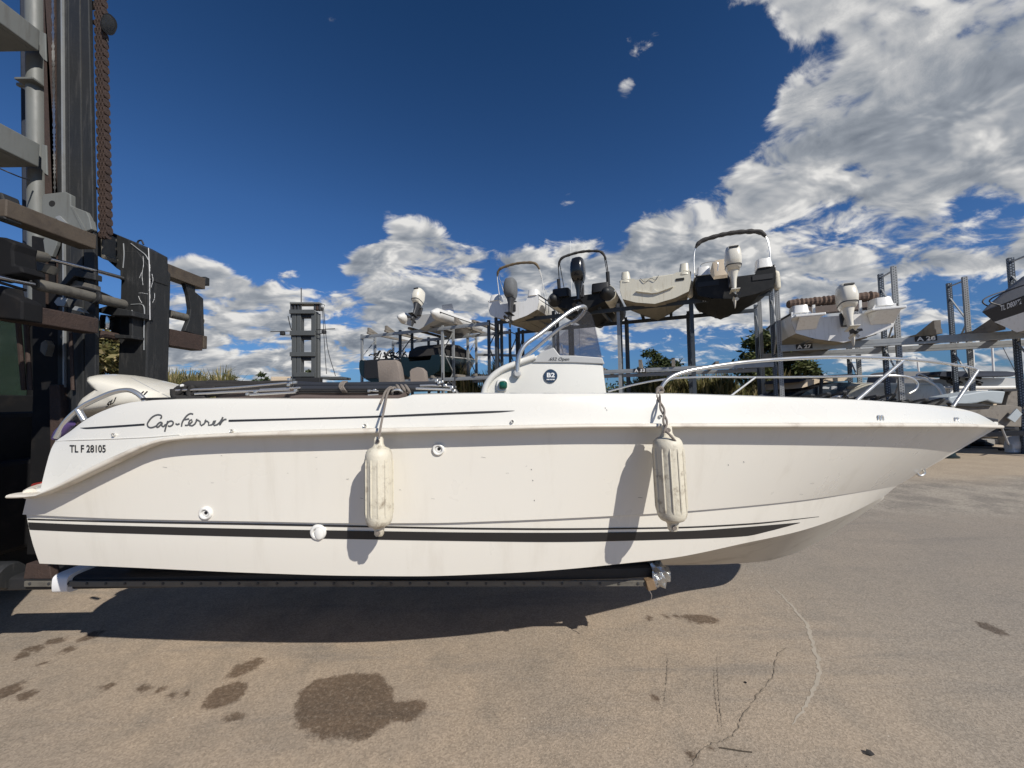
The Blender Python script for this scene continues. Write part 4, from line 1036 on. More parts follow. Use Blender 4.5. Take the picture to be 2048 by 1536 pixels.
ybox(MB(), [(118, 570), (140, 540), (150, 537), (190, 548), (190, 560), (148, 552), (126, 575)], YM - .05, .06).build('mast_bracket', 'mastdark', fl, bevel=.006)
ybox(MB(), [(140, 560), (150, 560), (190, 570), (190, 580), (136, 572)], YM - .02, .05).build('mast_bracket', 'cyl', fl, bevel=.006)
ybox(MB(), [(108, 604), (116, 594), (136, 597), (128, 612), (114, 611)], YM - .07, .04).build('bracket_tab', 'galv', fl)
ybox(MB(), [(144, 619), (150, 612), (158, 615), (169, 625)], YM - .07, .04).build('bracket_tab', 'galv', fl)
# black centre section of the mast behind the carriage
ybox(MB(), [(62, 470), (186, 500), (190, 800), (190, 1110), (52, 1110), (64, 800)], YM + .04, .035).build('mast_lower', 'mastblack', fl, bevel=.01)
MB().tube([P(141, 665, YM - .03), P(146, 780, YM - .03)], .012, 6).tube([P(52, 640, 3.1), P(60, 780, 3.1)], .016, 6).tube([P(36, 640, 3.0), P(48, 780, 3.1)], .016, 6).build('hydraulic_hose', 'rust', fl, True)
ybox(MB(), [(97, 770), (116, 768), (124, 870), (120, 930), (100, 930)], YM - .03, .08).build('cylinder_foot', 'rust', fl, bevel=.01)
ybox(MB(), [(82, 686), (90, 680), (96, 690), (90, 712), (80, 702)], YM - .06, .05).build('bracket_tab', 'cyl', fl)

# far fork: hooked top bracket, shank with ridge, right-hand carriage frame
YS = 3.57
top = [(186, 463), (196, 464), (222, 464), (268, 482), (280, 480), (300, 492), (318, 500), (334, 518), (341, 526)]
bot = [(341, 760), (240, 760), (240, 542), (215, 520), (206, 509), (188, 508)]
ybox(MB(), [(203, 472), (206, 464), (222, 464), (268, 483), (300, 500), (300, 560), (240, 560), (240, 541), (232, 536), (214, 520), (205, 508)], YS + .002, .19).build('fork_hook', 'mastdark', fl, bevel=.006)
ybox(MB(), [(187, 466), (200, 462), (206, 465), (204, 507), (210, 510), (206, 518), (188, 508)], YS - .12, .16).build('hook_pad', 'cyl', fl, bevel=.008)
Xr = P(297, 600, YS).x; Xl = P(240, 600, YS).x; Yb = PX(341, 600, Xr).y
zt = P(297, 500, YS).z
def fork(Y0, Y1, X0, X1, name, z1):
    zb = .50
    m = MB()
    m.prism([V((X1, Y0, z1 - .16)), V((X1 - .12, Y0, z1)), V((X0, Y0, z1)), V((X0, Y0, zb + .02)), V((X0 + .12, Y0, zb - .06)), V((X1 + .1, Y0, zb - .05)), V((X1, Y0, zb + .3))], (0, Y1 - Y0, 0))
    return m.build(name, 'mastdark', fl, bevel=.012)
fork(YS, Yb, Xl, Xr, 'fork_shank', zt)
fork(2.32, 2.52, -3.92, -3.66, 'fork_shank', zt)
# grease runs and weld beads on the shank
gr_ = MB(); rnd = random.Random(8)
def onshank(x, y, off=.004): return P(x, y, YS - off)
gr_.tube([P(297, 496, YS - .004), P(299, 540, YS - .004), P(300, 640, YS - .004)], .003, 6)
L = []; R_ = []
for i in range(40):
    y = 528 + i * 2.3; k = (1 - abs(i - 16) / 26) * 1.5 * rnd.uniform(.1, .9) + .1; c = 299.5 + .8 * math.sin(i * .5)
    L.append(P(c - k, y, YS - .006)); R_.append(P(c + k, y, YS - .008))
gr_.grid([L, R_])
gr_.build('grease_smear', 'grease', fl, fixn=False)
g2 = MB()
for pts in ([(286, 512), (287, 530), (284, 548), (286, 570)], [(304, 548), (306, 560), (302, 575)], [(278, 586), (284, 586), (296, 588)], [(277, 592), (280, 600), (284, 606)], [(309, 586), (309, 596), (305, 606)], [(283, 545), (279, 556)]):
    g2.tube(spl([P(x, y, YS - .001) for x, y in pts], 12), [.0005 + .0015 * abs(math.sin(i * 1.9 + pts[0][0])) for i in range(12)], 5)
g2.build('grease_smear', 'grease', fl)
wb = MB()
for pts in ([(247, 487), (248, 510), (246, 536)], [(262, 487), (276, 498), (291, 510), (297, 520)], [(262, 609), (284, 609), (288, 614), (288, 660), (288, 700)], [(264, 620), (264, 680)]):
    MB().tube(spl([P(x, y, YS - .003) for x, y in pts], 20), .0045, 6).build('weld_bead', 'galv', fl, True)
MB().tube(spl([P(274, 490, YS + .02), P(277, 482, YS + .02), P(283, 481, YS + .02), P(287, 489, YS + .02)], 14), .008, 6).build('lifting_eye', 'black', fl, True)
# bracket box with roller
ybox(MB(), [(192, 618), (215, 611), (265, 622), (265, 632), (218, 630), (194, 624)], YS - .16, .2).build('roller_bracket', 'mastdark', fl, bevel=.005)
ybox(MB(), [(228, 668), (264, 671), (264, 677), (230, 676)], YS - .12, .14).build('roller_bracket', 'mastdark', fl, bevel=.004)
ybox(MB(), [(258, 628), (265, 630), (265, 676), (258, 674)], YS - .1, .12).build('roller_bracket', 'mastdark', fl, bevel=.004)
ybox(MB(), [(222, 630), (258, 632), (258, 674), (222, 674)], YS + .02, .05).build('roller_bracket', 'black', fl)
MB().lathe(P(212, 659, YS - .1), V((.05, 0, 1)), [(0, .042), (.02, .047), (.11, .047), (.13, .044)], 20).build('guide_roller', 'rod', fl, True)
MB().tube([P(182, 673, 3.3), P(205, 668, 3.4), P(235, 674, 3.5)], .035, 8).build('roller_pin', 'rust', fl, True)
# right-hand frame beyond the fork
Xf = -3.52
def cb2(name, x0, yt0, yb0, x1, m):
    a = PX(x0, yt0, Xf); b = PX(x0, yb0, Xf); y1 = PX(x1, 560, Xf).y
    return MB().prism([a, V((Xf, a.y, b.z)), V((Xf, y1, b.z)), V((Xf, y1, a.z))], (-.13, 0, 0)).build(name, m, fl, bevel=.006)
cb2('carriage_bar', 334, 526, 551, 411, 'barworn')
cb2('carriage_bar', 411, 553, 569, 419.5, 'mastdark')
cb2('carriage_bar', 334, 656, 690, 408, 'rust')
cb2('carriage_bar', 408, 671, 697, 417, 'barworn')
pf = [(366, 553), (391, 560), (391, 584), (407, 597), (409, 672), (392, 669), (370, 662), (379, 640), (382, 618), (378, 590)]
MB().prism([PX(x, y, Xf - .03) for x, y in pf], (-.05, 0, 0)).build('end_plate', 'mastdark', fl, bevel=.006)
MB().tube([PX(338, 627, Xf - .08), PX(345, 629, Xf - .08), PX(402, 642, Xf - .08)], .042, 14).build('tie_rod', 'cyl', fl, True)
# near fork under the boat
zs = .577; X0 = -3.66; X1 = P(1316, 1150, 2.45).x
fk = MB().loft([(V((X0, 2.50, zs + .03)), V((0, .10, 0)), V((0, 0, .046))), (V((X1 - .25, 2.50, zs + .03)), V((0, .10, 0)), V((0, 0, .044))), (V((X1, 2.50, zs + .03)), V((0, .085, 0)), V((0, 0, .035)))], 16, 5)
fk.build('fork_blade', 'black', fl, True)
MB().beam(P(50, 1167.5, 2.385), P(1300, 1166.5, 2.385), .012, .034).build('fork_wear_strip', 'cyl', fl, bevel=.003)
wstrip = bpy.data.objects['fork_wear_strip']
for k in range(34):
    x = 60 + k * 38; MB().lathe(P(x, 1167.3, 2.379), (0, -1, 0), [(0, .009), (.004, .008), (.005, .004)], 10).build('strip_bolt', 'metaldk', wstrip)
MB().lathe(P(-60, 1152, 2.42), (1, 0, 0), [(0, .083), (.24, .083), (.27, .072)], 20).build('fork_sleeve', 'mastdark', fl, True)
ybox(MB(), [(52, 1127), (98, 1130), (103, 1158), (46, 1158)], 2.40, .05).build('rubber_pad', 'rust', fl, bevel=.004)
xa, xb = P(104, 1150, 2.372).x, P(134, 1150, 2.372).x
MB().loft([(V((xa, 2.5, .613)), V((0, .128, 0)), V((0, 0, .060))), (V((xb, 2.5, .613)), V((0, .128, 0)), V((0, 0, .058)))], 24, 5).build('white_tape', 'tape', fl, True)
fo = MB(); rnd = random.Random(5); c = P(1312, 1148, 2.45); rows = []
for i in range(7):
    rows.append([c + V((-.045 + .02 * i + rnd.uniform(-.006, .006), math.cos(2 * math.pi * k / 14) * .085 * (1 - .05 * i) + rnd.uniform(-.012, .012), math.sin(2 * math.pi * k / 14) * .075 * (1 - .08 * i * (i > 4)) + rnd.uniform(-.012, .012))) for k in range(14)])
fo.grid(rows, True); fo.f.append(tuple(range(6 * 14, 7 * 14))); fo.build('fork_tip_wrap', 'foil', fl, False)
ybox(MB(), [(1292, 1163), (1308, 1160), (1314, 1179), (1297, 1183)], 2.36, .05).build('wood_wedge', 'oldwood', fl, bevel=.003)
MB().tube(spl([P(1299, 1182, 2.35), P(1303, 1190, 2.35), P(1302, 1200, 2.35)], 8), .003, 5).build('loose_cord', 'rope', fl)
# far fork blade
MB().loft([(V((Xl, (YS + Yb) / 2, zs + .03)), V((0, .10, 0)), V((0, 0, .055))), (V((X1, (YS + Yb) / 2, zs + .03)), V((0, .085, 0)), V((0, 0, .035)))], 16, 5).build('fork_blade', 'black', fl, True)
# truck body, cab and wheels behind the mast
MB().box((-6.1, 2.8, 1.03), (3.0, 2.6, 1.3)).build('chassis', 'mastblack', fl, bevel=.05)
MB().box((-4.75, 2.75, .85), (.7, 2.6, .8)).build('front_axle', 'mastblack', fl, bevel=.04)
for y_ in (1.25, 4.0):
    w = MB().lathe((-4.9, y_ - .28, .82), (0, 1, 0), [(0, .50), (.03, .78), (.10, .82), (.46, .82), (.53, .78), (.56, .50)], 40).build('wheel', 'black', fl, True)
    MB().lathe((-4.9, y_ - .285, .82), (0, 1, 0), [(0, .46), (.57, .46)], 28).build('rim', 'mastgrey', w, True)
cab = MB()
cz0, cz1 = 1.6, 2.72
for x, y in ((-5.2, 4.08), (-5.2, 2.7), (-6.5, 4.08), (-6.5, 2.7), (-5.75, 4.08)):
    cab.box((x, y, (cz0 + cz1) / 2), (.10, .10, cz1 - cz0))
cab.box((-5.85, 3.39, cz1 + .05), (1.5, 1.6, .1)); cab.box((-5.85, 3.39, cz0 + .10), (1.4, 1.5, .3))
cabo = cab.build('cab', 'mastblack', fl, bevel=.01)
MB().box((-5.2, 3.39, 2.2), (.01, 1.25, 1.0)).box((-5.85, 4.09, 2.2), (1.2, .01, 1.0)).box((-5.85, 2.69, 2.2), (1.2, .01, 1.0)).build('cab_glass', 'cabglass', cabo)
MB().pillow([V((-6.2, 3.2, 1.7)), V((-5.8, 3.2, 1.7)), V((-5.8, 3.2, 1.85)), V((-6.05, 3.2, 1.9)), V((-6.15, 3.2, 2.5)), V((-6.3, 3.2, 2.5))], (0, .5, 0)).build('driver_seat', 'black', cabo, True)

# ------------------------------------------------------------------ storage racks
RD = V((.9205, -.3907, 0)); RB = V((.3907, .9205, 0)); RA = V((8.58, 12.0, 0))
def RK(s, t, z): return RA + RD * s + RB * t + V((0, 0, z))
RROT = Matrix((RD, RB, V((0, 0, 1)))).transposed()
def perforated(name, col, hole):
    m = bpy.data.materials.new(name); m.use_nodes = True
    t = m.node_tree; b = t.nodes['Principled BSDF']
    tcn = nd(t, 'ShaderNodeTexCoord'); s = nd(t, 'ShaderNodeSeparateXYZ'); inp(t, s, 0, tcn.outputs['Generated'] if False else tcn.outputs['UV'])
    u = s.outputs[0]; v = s.outputs[1]
    fu = math_n(t, 'ABSOLUTE', math_n(t, 'SUBTRACT', math_n(t, 'ABSOLUTE', math_n(t, 'SUBTRACT', u, .5)), .22))
    fv = math_n(t, 'ABSOLUTE', math_n(t, 'SUBTRACT', math_n(t, 'FRACT', math_n(t, 'ADD', v, math_n(t, 'MULTIPLY', math_n(t, 'GREATER_THAN', u, .5), .5))), .5))
    h = math_n(t, 'MULTIPLY', math_n(t, 'LESS_THAN', fu, .11), math_n(t, 'LESS_THAN', fv, .24))
    n = noise(t, tcn.outputs['Object'], 3, 5)
    c = mixc(t, n, [k * .8 for k in col], [k * 1.2 for k in col])
    c = mixc(t, math_n(t, 'MULTIPLY', h, .85), c, hole)
    inp(t, b, 'Base Color', c); b.inputs['Roughness'].default_value = .5; b.inputs['Metallic'].default_value = .25
    return m
M['perf_l'] = perforated('perforated_galvanised_post', (.33, .335, .33), (.03, .03, .03))
M['perf_d'] = perforated('perforated_blue_post', (.045, .055, .068), (.30, .34, .40))
def post_mesh(s, t, z1, w=.115, d=.09):
    """upright with UVs so the punched holes run along it (u across, v per 0.075 m)"""
    mb = MB().box(RK(s, t, z1 / 2), (w, d, z1), RROT); return mb
def add_uv(o, c, z1):
    me = o.data; uvl = me.uv_layers.new(name='holes')
    for poly in me.polygons:
        n = poly.normal; ax = RD if abs(n.dot(RD)) < .5 else RB
        for li in poly.loop_indices:
            p = me.vertices[me.loops[li].vertex_index].co + (o['_off'] if False else V())
            k = (p - c).dot(ax); uvl.data[li].uv = (.5 + (.5 if k > 0 else -.5), p.z / .075)
def rack(name, label, s_list, loc_s, z_top, levels, front_m, t_offs=(0, .95, 2.6, 3.5), heights=None, hb=.15):
    loc = RK(loc_s, 0, 0)
    r = thing(name, label, 'boat rack', loc, 0, 'steel boat storage racks')
    for i, s in enumerate(s_list):
        zt_ = heights[i] if heights else z_top
        for (t0, t1) in ((t_offs[0], t_offs[1]), (t_offs[2], t_offs[3])):
            for t in (t0, t1):
                m = front_m(i, t)
                o = post_mesh(s, t, zt_).build('upright', m, r)
                if m in ('perf_l', 'perf_d'): add_uv(o, RK(s, t, 0) - loc, zt_)
            br = MB(); z = .25; k = 0; h = .95
            while z + h < zt_ + .05:
                a, b_ = (t0, t1) if k % 2 == 0 else (t1, t0)
                br.beam(RK(s, a, z), RK(s, b_, z + h), .035, .035); z += h; k += 1
            br.beam(RK(s, t0, zt_ - .12), RK(s, t1, zt_ - .12), .035, .04)
            br.build('bracing', 'galv' if 'l' == str(front_m(i, t0))[-1] or front_m(i, t0) == 'galv' else 'rackblue', r)
    for (z, s0, s1, m) in levels:
        for t in (-.06, t_offs[2] - .06):
            MB().box(RK((s0 + s1) / 2, t, z - hb / 2), (s1 - s0, .06, hb), RROT).build('beam', m, r, bevel=.006)
            MB().box(RK((s0 + s1) / 2, t - .034, z - hb / 2), (s1 - s0, .008, .05), RROT).build('beam_lip', m, r)
    return r, loc
GX = lambda i, t: 'rackblue'
def bearer(r, s, t0, t1, z, m='rackblue', drop=0.0, w=.11, h=.11):
    MB().beam(RK(s, t0, z), RK(s, t1, z + drop), w, h).build('bearer', m, r, bevel=.005)
# low rack at the left end
s_l = [-17.5, -15.1, -12.7, -10.35]
r1, l1 = rack('boat_rack', 'lower end of the steel rack, farthest left, carrying the white inflatable', s_l, -14, 5.2, [(5.12, -17.5, -10.3, 'galv'), (2.80, -17.5, -10.3, 'galv')], lambda i, t: ['galv', 'rackblue', 'galv', 'rackblue'][i], t_offs=(0, .9, 2.3, 3.2))
for s in (-16.9, -15.8, -14.4, -13.2, -11.9, -11.0): bearer(r1, s, -.25, 2.8, 5.19, 'greywood')
for s in (-16.9, -15.8, -14.4, -13.2, -11.9, -11.0): bearer(r1, s, -.15, 2.6, 2.87, 'greywood')
MB().beam(RK(-12.7, 3.2, 4.2), RK(-10.3, 3.2, 4.0), .1, .12).build('tie_beam', 'galv', r1)
# tall middle rack
s_m = [-10.0, -7.45, -4.93, -2.45]
r2, l2 = rack('boat_rack', 'tall dark steel rack in the middle carrying a row of four boats', s_m, -5, 5.28, [(5.12, -10.0, -.15, 'rackblue'), (2.80, -10.0, -.15, 'galv')], lambda i, t: ('galv' if i == 2 and t == 0 else 'rackblue'), t_offs=(0, .55, 2.6, 3.15))
for s in (-9.5, -8.3, -6.9, -5.6, -4.2, -3.1, -1.75, -.7): bearer(r2, s, -.25, 3.0, 5.17)
for s in (-9.4, -8.2, -6.9, -5.6, -4.2, -3.1, -1.75, -.7): bearer(r2, s, -.15, 2.9, 2.86, 'greywood')
# right rack with perforated uprights
s_r = [0.05, 2.93, 5.75]
r3, l3 = rack('boat_rack', 'rack with pale perforated uprights at the right with signs A27 and A28', s_r, 3, 5.43, [(3.33, 0.05, 8.4, 'galv')], lambda i, t: ('perf_l' if t in (0, 2.55) else 'perf_d'), t_offs=(0, .75, 2.55, 3.3), heights=[5.42, 5.46, 5.5], hb=.21)
for s in (.75, 2.0, 3.6, 4.8, 6.3, 7.4): bearer(r3, s, -.45, 3.0, 3.40, 'greywood', 0, .13, .13)
for s, t in ((.75, -.4), (2.0, -.4), (3.6, -.4), (4.8, -.4), (3.9, 2.4), (6.3, -.4)):
    MB().prism([RK(s - .07, t, 3.45), RK(s - .07, t + .9, 3.45), RK(s - .07, t + .05, 3.72), RK(s - .07, t, 3.72)], RD * .14).build('chock', 'greywood', r3, bevel=.006)
for s, t, r_, zz in ((-16.9, -.2, r1, 5.25), (-15.8, -.2, r1, 5.25), (-11.9, -.2, r1, 5.25), (-9.4, -.1, r2, 2.92), (-4.2, -.1, r2, 2.92), (-3.1, -.1, r2, 2.92), (-6.9, -.1, r2, 2.92), (-14.4, -.1, r1, 2.92)):
    MB().prism([RK(s - .06, t, zz), RK(s - .06, t + .6, zz), RK(s - .06, t + .05, zz + .2), RK(s - .06, t, zz + .2)], RD * .12).build('chock', 'greywood', r_, bevel=.005)
# bay signs
def sign(r, txt, s, z, w=.62, h=.17, t=-.108, plate='black', ht=.115):
    pb = MB().box(RK(s, t, z), (w, .012, h), RROT).build('bay_sign', plate, r)
    tw_ = text_width(txt, .03)
    text_mb(txt, lambda x, y: RK(s - w * .42 + x * (w * .84 / tw_), t - .009, z - ht / 2 + y * ht), .04).build('sign_lettering', 'lettering', pb, fixn=False)
def s_at(px, t=-.1):
    k = None
    lo, hi = -20, 9
    for _ in range(50):
        m_ = (lo + hi) / 2
        if proj(RK(m_, t, 3))[0] < px: lo = m_
        else: hi = m_
    return lo
sign(r2, 'A 33', s_at(1279), 2.73, .42, .15)
sign(r3, 'A 27', s_at(1609), 3.245, .42, .15)
sign(r3, 'A 28', s_at(1853), 3.265, .46, .15)
sign(r2, '1003', s_at(1418), 5.05, .34, .12)

# ------------------------------------------------------------------ boats on the racks
def outboard(parent, loc, k=1.0, tilt=25, cowl='cowl', leg='cowl', dark=True):
    """an outboard in the boat's own axes: x forward, so the engine stands aft (-x)"""
    R = Matrix.Translation(V(loc)) @ Matrix.Rotation(math.radians(tilt), 4, 'Y') @ Matrix.Scale(k, 4)
    c = MB().loft([(V((-.16, 0, .10)), V((.20, 0, 0)), V((0, .15, 0))), (V((-.20, 0, .22)), V((.27, 0, 0)), V((0, .20, 0))), (V((-.22, 0, .40)), V((.30, 0, 0)), V((0, .215, 0))), (V((-.22, 0, .62)), V((.28, 0, 0)), V((0, .20, 0))), (V((-.20, 0, .76)), V((.24, 0, 0)), V((0, .17, 0))), (V((-.16, 0, .82)), V((.17, 0, 0)), V((0, .12, 0)))], 24, 3.2).xf(R).build('outboard_motor', cowl, parent, True, angle=60)
    MB().loft([(V((-.16, 0, .11)), V((.18, 0, 0)), V((0, .14, 0))), (V((-.15, 0, -.15)), V((.12, 0, 0)), V((0, .075, 0))), (V((-.15, 0, -.52)), V((.11, 0, 0)), V((0, .045, 0))), (V((-.15, 0, -.80)), V((.10, 0, 0)), V((0, .03, 0))), (V((-.13, 0, -.98)), V((.05, 0, 0)), V((0, .008, 0)))], 18, 2.6).xf(R).build('motor_leg', leg, c, True)
    MB().box((-.22, 0, -.50), (.42, .22, .02)).xf(R).build('cavitation_plate', leg, c)
    MB().loft([(V((.06, 0, -.70)), V((0, .012, 0)), V((0, 0, .012))), (V((-.02, 0, -.70)), V((0, .05, 0)), V((0, 0, .055))), (V((-.22, 0, -.70)), V((0, .058, 0)), V((0, 0, .06))), (V((-.36, 0, -.70)), V((0, .045, 0)), V((0, 0, .045)))], 14, 2).xf(R).build('gearcase', leg, c, True)
    p = MB().lathe((-.36, 0, -.70), (-1, 0, 0), [(0, .045), (.10, .04), (.13, .015)], 12)
    for i in range(3):
        a = i * 2.094 + .4; d = V((0, math.cos(a), math.sin(a))); e = V((0, -math.sin(a), math.cos(a)))
        p.prism([V((-.38, 0, -.70)) + d * .03 - e * .02, V((-.37, 0, -.70)) + d * .10 - e * .07, V((-.41, 0, -.70)) + d * .16, V((-.45, 0, -.70)) + d * .11 + e * .06, V((-.43, 0, -.70)) + d * .03 + e * .02], (-.008, 0, 0))
    p.xf(R).build('propeller', 'metaldk', c, True)
    MB().box((.10, 0, -.10), (.10, .22, .40)).xf(R).build('motor_bracket', 'metaldk', c, bevel=.02)
    if dark:
        MB().loft([(V((-.505, 0, .70)), V((0, .12, 0)), V((0, 0, .022))), (V((-.475, 0, .69)), V((0, .12, 0)), V((0, 0, .022)))], 14, 4).xf(R).build('air_intake', 'black', c)
        MB().loft([(V((-.20, 0, .205)), V((.272, 0, 0)), V((0, .204, 0))), (V((-.20, 0, .225)), V((.278, 0, 0)), V((0, .208, 0)))], 24, 3.2).xf(R).build('cowl_seam', 'metaldk', c)
    return c
def rackboat(name, label, s, t, z, L=5.8, B=2.3, H=.95, rz=0.0, hull_m='boatwhite', top_m=None, bottom_m='antifoul', dead=.34, flare=.10, rub='black', notch=True, bow_rise=.35, loc=None, well=True, group='boats stored on the racks', cat='boat', bowpt=2.4):
    base = RK(s, t, z) if loc is None else V(loc)
    ang = math.atan2(RB.y, RB.x) + rz
    r = thing(name, label, cat, base, ang, group, True)
    N = 22
    us = [i / (N - 1) for i in range(N)]
    bs = [B / 2 * (1 - max(0, (u - .25) / .75) ** bowpt) * (.96 + .04 * min(1, u * 4)) for u in us]
    bc = [(B / 2 - flare) * (1 - max(0, (u - .15) / .80) ** 2.0) if u < .95 else 0.0 for u in us]
    zsh = [dead + H * .62 + bow_rise * u ** 1.6 for u in us]
    zch = [dead + (H * .62 + bow_rise - .1) * max(0, (u - .25) / .75) ** 2.2 for u in us]
    zk = [max(0, (u - .55) / .45) ** 2.0 * (dead + H * .5 + bow_rise) for u in us]
    xx = [L * u for u in us]; xs = [L * u + .12 * L * 0 for u in us]
    kee = [V((xx[i] * .97, 0, min(zk[i], zch[i] - .002))) for i in range(N)]
    chi = [V((xx[i] * .985, -bc[i], zch[i])) for i in range(N)]
    she = [V((xx[i], -bs[i], zsh[i])) for i in range(N)]
    my = lambda p: V((p.x, -p.y, p.z))
    h = MB(); rows = [[chi[i].lerp(she[i], k) + V((0, -.055 * math.sin(math.pi * k) * min(1, (1 - us[i]) * 4), 0)) for i in range(N)] for k in (0, .12, .25, .38, .5, .62, .75, .88, 1)]
    h.grid(rows); h.grid([[my(p) for p in q] for q in rows])
    # transom as a strip with a motor notch
    cols = [-1, -.62, -.52, -.3, 0, .3, .52, .62, 1]; zt_ = zsh[0] - (.22 if notch else .06)
    top_ = [V((0, k * bs[0], zsh[0] if abs(k) > .6 else zt_)) for k in cols]
    low_ = [V((0, k * bc[0], dead * abs(k) - .05 * math.sin(math.pi * abs(k) ** 1.4))) for k in cols]
    mid_ = [a.lerp(b, .5) + V((0, .055 * k if abs(k) == 1 else 0, 0)) for a, b, k in zip(low_, top_, cols)]
    h.grid([low_, mid_, top_])
    h.build('hull', hull_m, r, True, angle=28)
    bt = MB(); rows = [[kee[i].lerp(chi[i], k) + V((0, 0, -.05 * math.sin(math.pi * k ** 1.4))) for i in range(N)] for k in (0, .15, .33, .35, .5, .66, .68, .85, .95, 1)]
    for i in range(N - 6): rows[2][i].z -= .025; rows[5][i].z -= .025
    bt.grid(rows); bt.grid([[my(p) for p in q] for q in rows]); bt.build('hull_bottom', bottom_m, r, True, angle=25)
    tm = top_m or hull_m
    d = MB(); ins = [V((p.x, p.y + min(.2, -p.y), p.z + .03)) for p in she]; nf = int(N * .55) if well else 1
    d.grid([she, ins]); d.grid([[my(p) for p in she], [my(p) for p in ins]])
    d.grid([ins[nf:], [my(p) for p in ins[nf:]]])
    if well:
        fl_ = [V((p.x, p.y, dead + .12)) for p in ins[:nf + 1]]
        d.grid([ins[:nf + 1], fl_]); d.grid([[my(p) for p in ins[:nf + 1]], [my(p) for p in fl_]]); d.grid([fl_, [my(p) for p in fl_]])
        d.grid([[ins[nf], my(ins[nf])], [fl_[nf], my(fl_[nf])]])
    d.build('deck', tm, r, False)
    rb_ = MB().tube([p + V((0, -.01, -.05)) for p in she[:-1]] + [V((she[-1].x + .02, 0, she[-1].z - .05))] + [my(p) + V((0, .01, -.05)) for p in she[:-1]][::-1], .028, 8); rb_.build('rub_rail', rub, r, True)
    return r, dict(zs=zsh, zt=zt_, bs=bs, bc=bc, L=L, N=N, she=she, chi=chi, dead=dead)
def hoop(r, x, B, z0, z1, lean, m, tube_m='steel', fat=.06, rolled=True, stays=True):
    b2_ = B / 2
    arc = [(x, -b2_, z0), (x + lean * .45, -b2_ * 1.0, z0 + (z1 - z0) * .5), (x + lean * .85, -b2_ * .94, z1 - .28), (x + lean, -b2_ * .80, z1 - .08), (x + lean, -b2_ * .4, z1 + .02), (x + lean, 0, z1 + .05), (x + lean, b2_ * .4, z1 + .02), (x + lean, b2_ * .80, z1 - .08), (x + lean * .85, b2_ * .94, z1 - .28), (x + lean * .45, b2_, z0 + (z1 - z0) * .5), (x, b2_, z0)]
    q = spl(arc, 60)
    o = MB().tube(q, .018, 8).build('bimini', tube_m, r, True)
    n0, n1 = 13, 47; rnd = random.Random(int(x * 100) + 3)
    MB().tube(q[n0:n1], [fat * (.55 + .45 * min(1, min(i, n1 - n0 - 1 - i) / 3)) * (1 + .12 * math.sin(i * 1.7) + rnd.uniform(-.06, .06)) for i in range(n1 - n0)], 10).build('rolled_canopy', m, o, True)
    if stays:
        for sgn in (-1, 1):
            MB().tube([V((x + lean * .9, sgn * b2_ * .9, z1 - .2)), V((x + .75, sgn * b2_ * .96, z0))], .014, 6).build('stay', tube_m, o, True)
    return o
def side_boxes(r, q, m='boatwhite', w=.32, h=.22):
    for sgn in (-1, 1):
        MB().loft([(V((.25, sgn * (q['bs'][0] - .24), q['zs'][0] - .04)), V((.30, 0, 0)), V((0, .22, 0))), (V((.28, sgn * (q['bs'][0] - .25), q['zs'][0] + h)), V((.26, 0, 0)), V((0, .19, 0)))], 16, 5).build('quarter_seat', m, r, True)
# white inflatable, far left
def rib(name, label, s, t, z, L, B, tube_m, hull_m, r_t, rz=0.0):
    r = thing(name, label, 'inflatable boat', RK(s, t, z), math.atan2(RB.y, RB.x) + rz, 'boats stored on the racks', True)
    b = B / 2 - r_t
    zt_ = .62
    side = [(-.35, -b, zt_), (.2, -b, zt_), (L * .45, -b, zt_ + .03), (L * .7, -b * .86, zt_ + .12), (L * .88, -b * .5, zt_ + .24), (L * .95, 0, zt_ + .29)]
    p = spl(side, 40); q = p + [V((k.x, -k.y, k.z)) for k in p[::-1][1:]]
    n = len(q); rs = [r_t * min(1, .30 + .7 * min(i, n - 1 - i) / 4) for i in range(n)]
    tb = MB().tube(q, rs, 18).build('inflatable_tube', tube_m, r, True, angle=180)
    MB().tube([k + V((0, (-1 if i < n / 2 else 1) * r_t * .93 * (1 if abs(k.y) > .2 else 0), .03)) for i, k in enumerate(q)][3:-3], .03, 8).build('rub_strake', 'black' if tube_m != 'ribblack' else 'greyplastic', tb, True)
    h = MB(); N = 16; kee = []; chi = []
    for i in range(N):
        u = i / (N - 1); kee.append(V((L * .9 * u, 0, .02 + .62 * max(0, (u - .5) / .5) ** 2))); chi.append(V((L * .88 * u, -(b * .95) * (1 - max(0, (u - .3) / .7) ** 2.2), .36 + .34 * u ** 3)))
    for sg in (1, -1):
        K = [V((k.x, k.y * sg, k.z)) for k in kee]; C_ = [V((k.x, k.y * sg, k.z)) for k in chi]
        h.grid([K, [a.lerp(c_, .5) for a, c_ in zip(K, C_)], C_, [V((c_.x, c_.y * .9, c_.z + .25)) for c_ in C_]])
    h.grid([[V((0, -b * .9, .62)), V((0, -b * .95, .36)), kee[0]], [V((0, 0, .62)), V((0, 0, .36)), kee[0]], [V((0, b * .9, .62)), V((0, b * .95, .36)), kee[0]]])
    h.prism([V((0, -b, .62)), V((L * .8, -b * .8, .62)), V((L * .8, b * .8, .62)), V((0, b, .62))], (0, 0, .04))
    h.build('hull', hull_m, r, True, angle=30)
    return r
ra = rib('inflatable_boat', 'white inflatable with tan interior and raised white engine, farthest left on the racks', -13.55, -.55, 4.99, 5.4, 2.35, 'ribtube', 'greyplastic', .27)
outboard(ra, (-.05, 0, .95), 1.05, 22, 'cowl', 'metaldk')
MB().loft([(V((2.2, 0, .7)), V((.35, 0, 0)), V((0, .35, 0))), (V((2.25, 0, 1.3)), V((.25, 0, 0)), V((0, .3, 0)))], 16, 5).build('console', 'ribtube', ra, True)
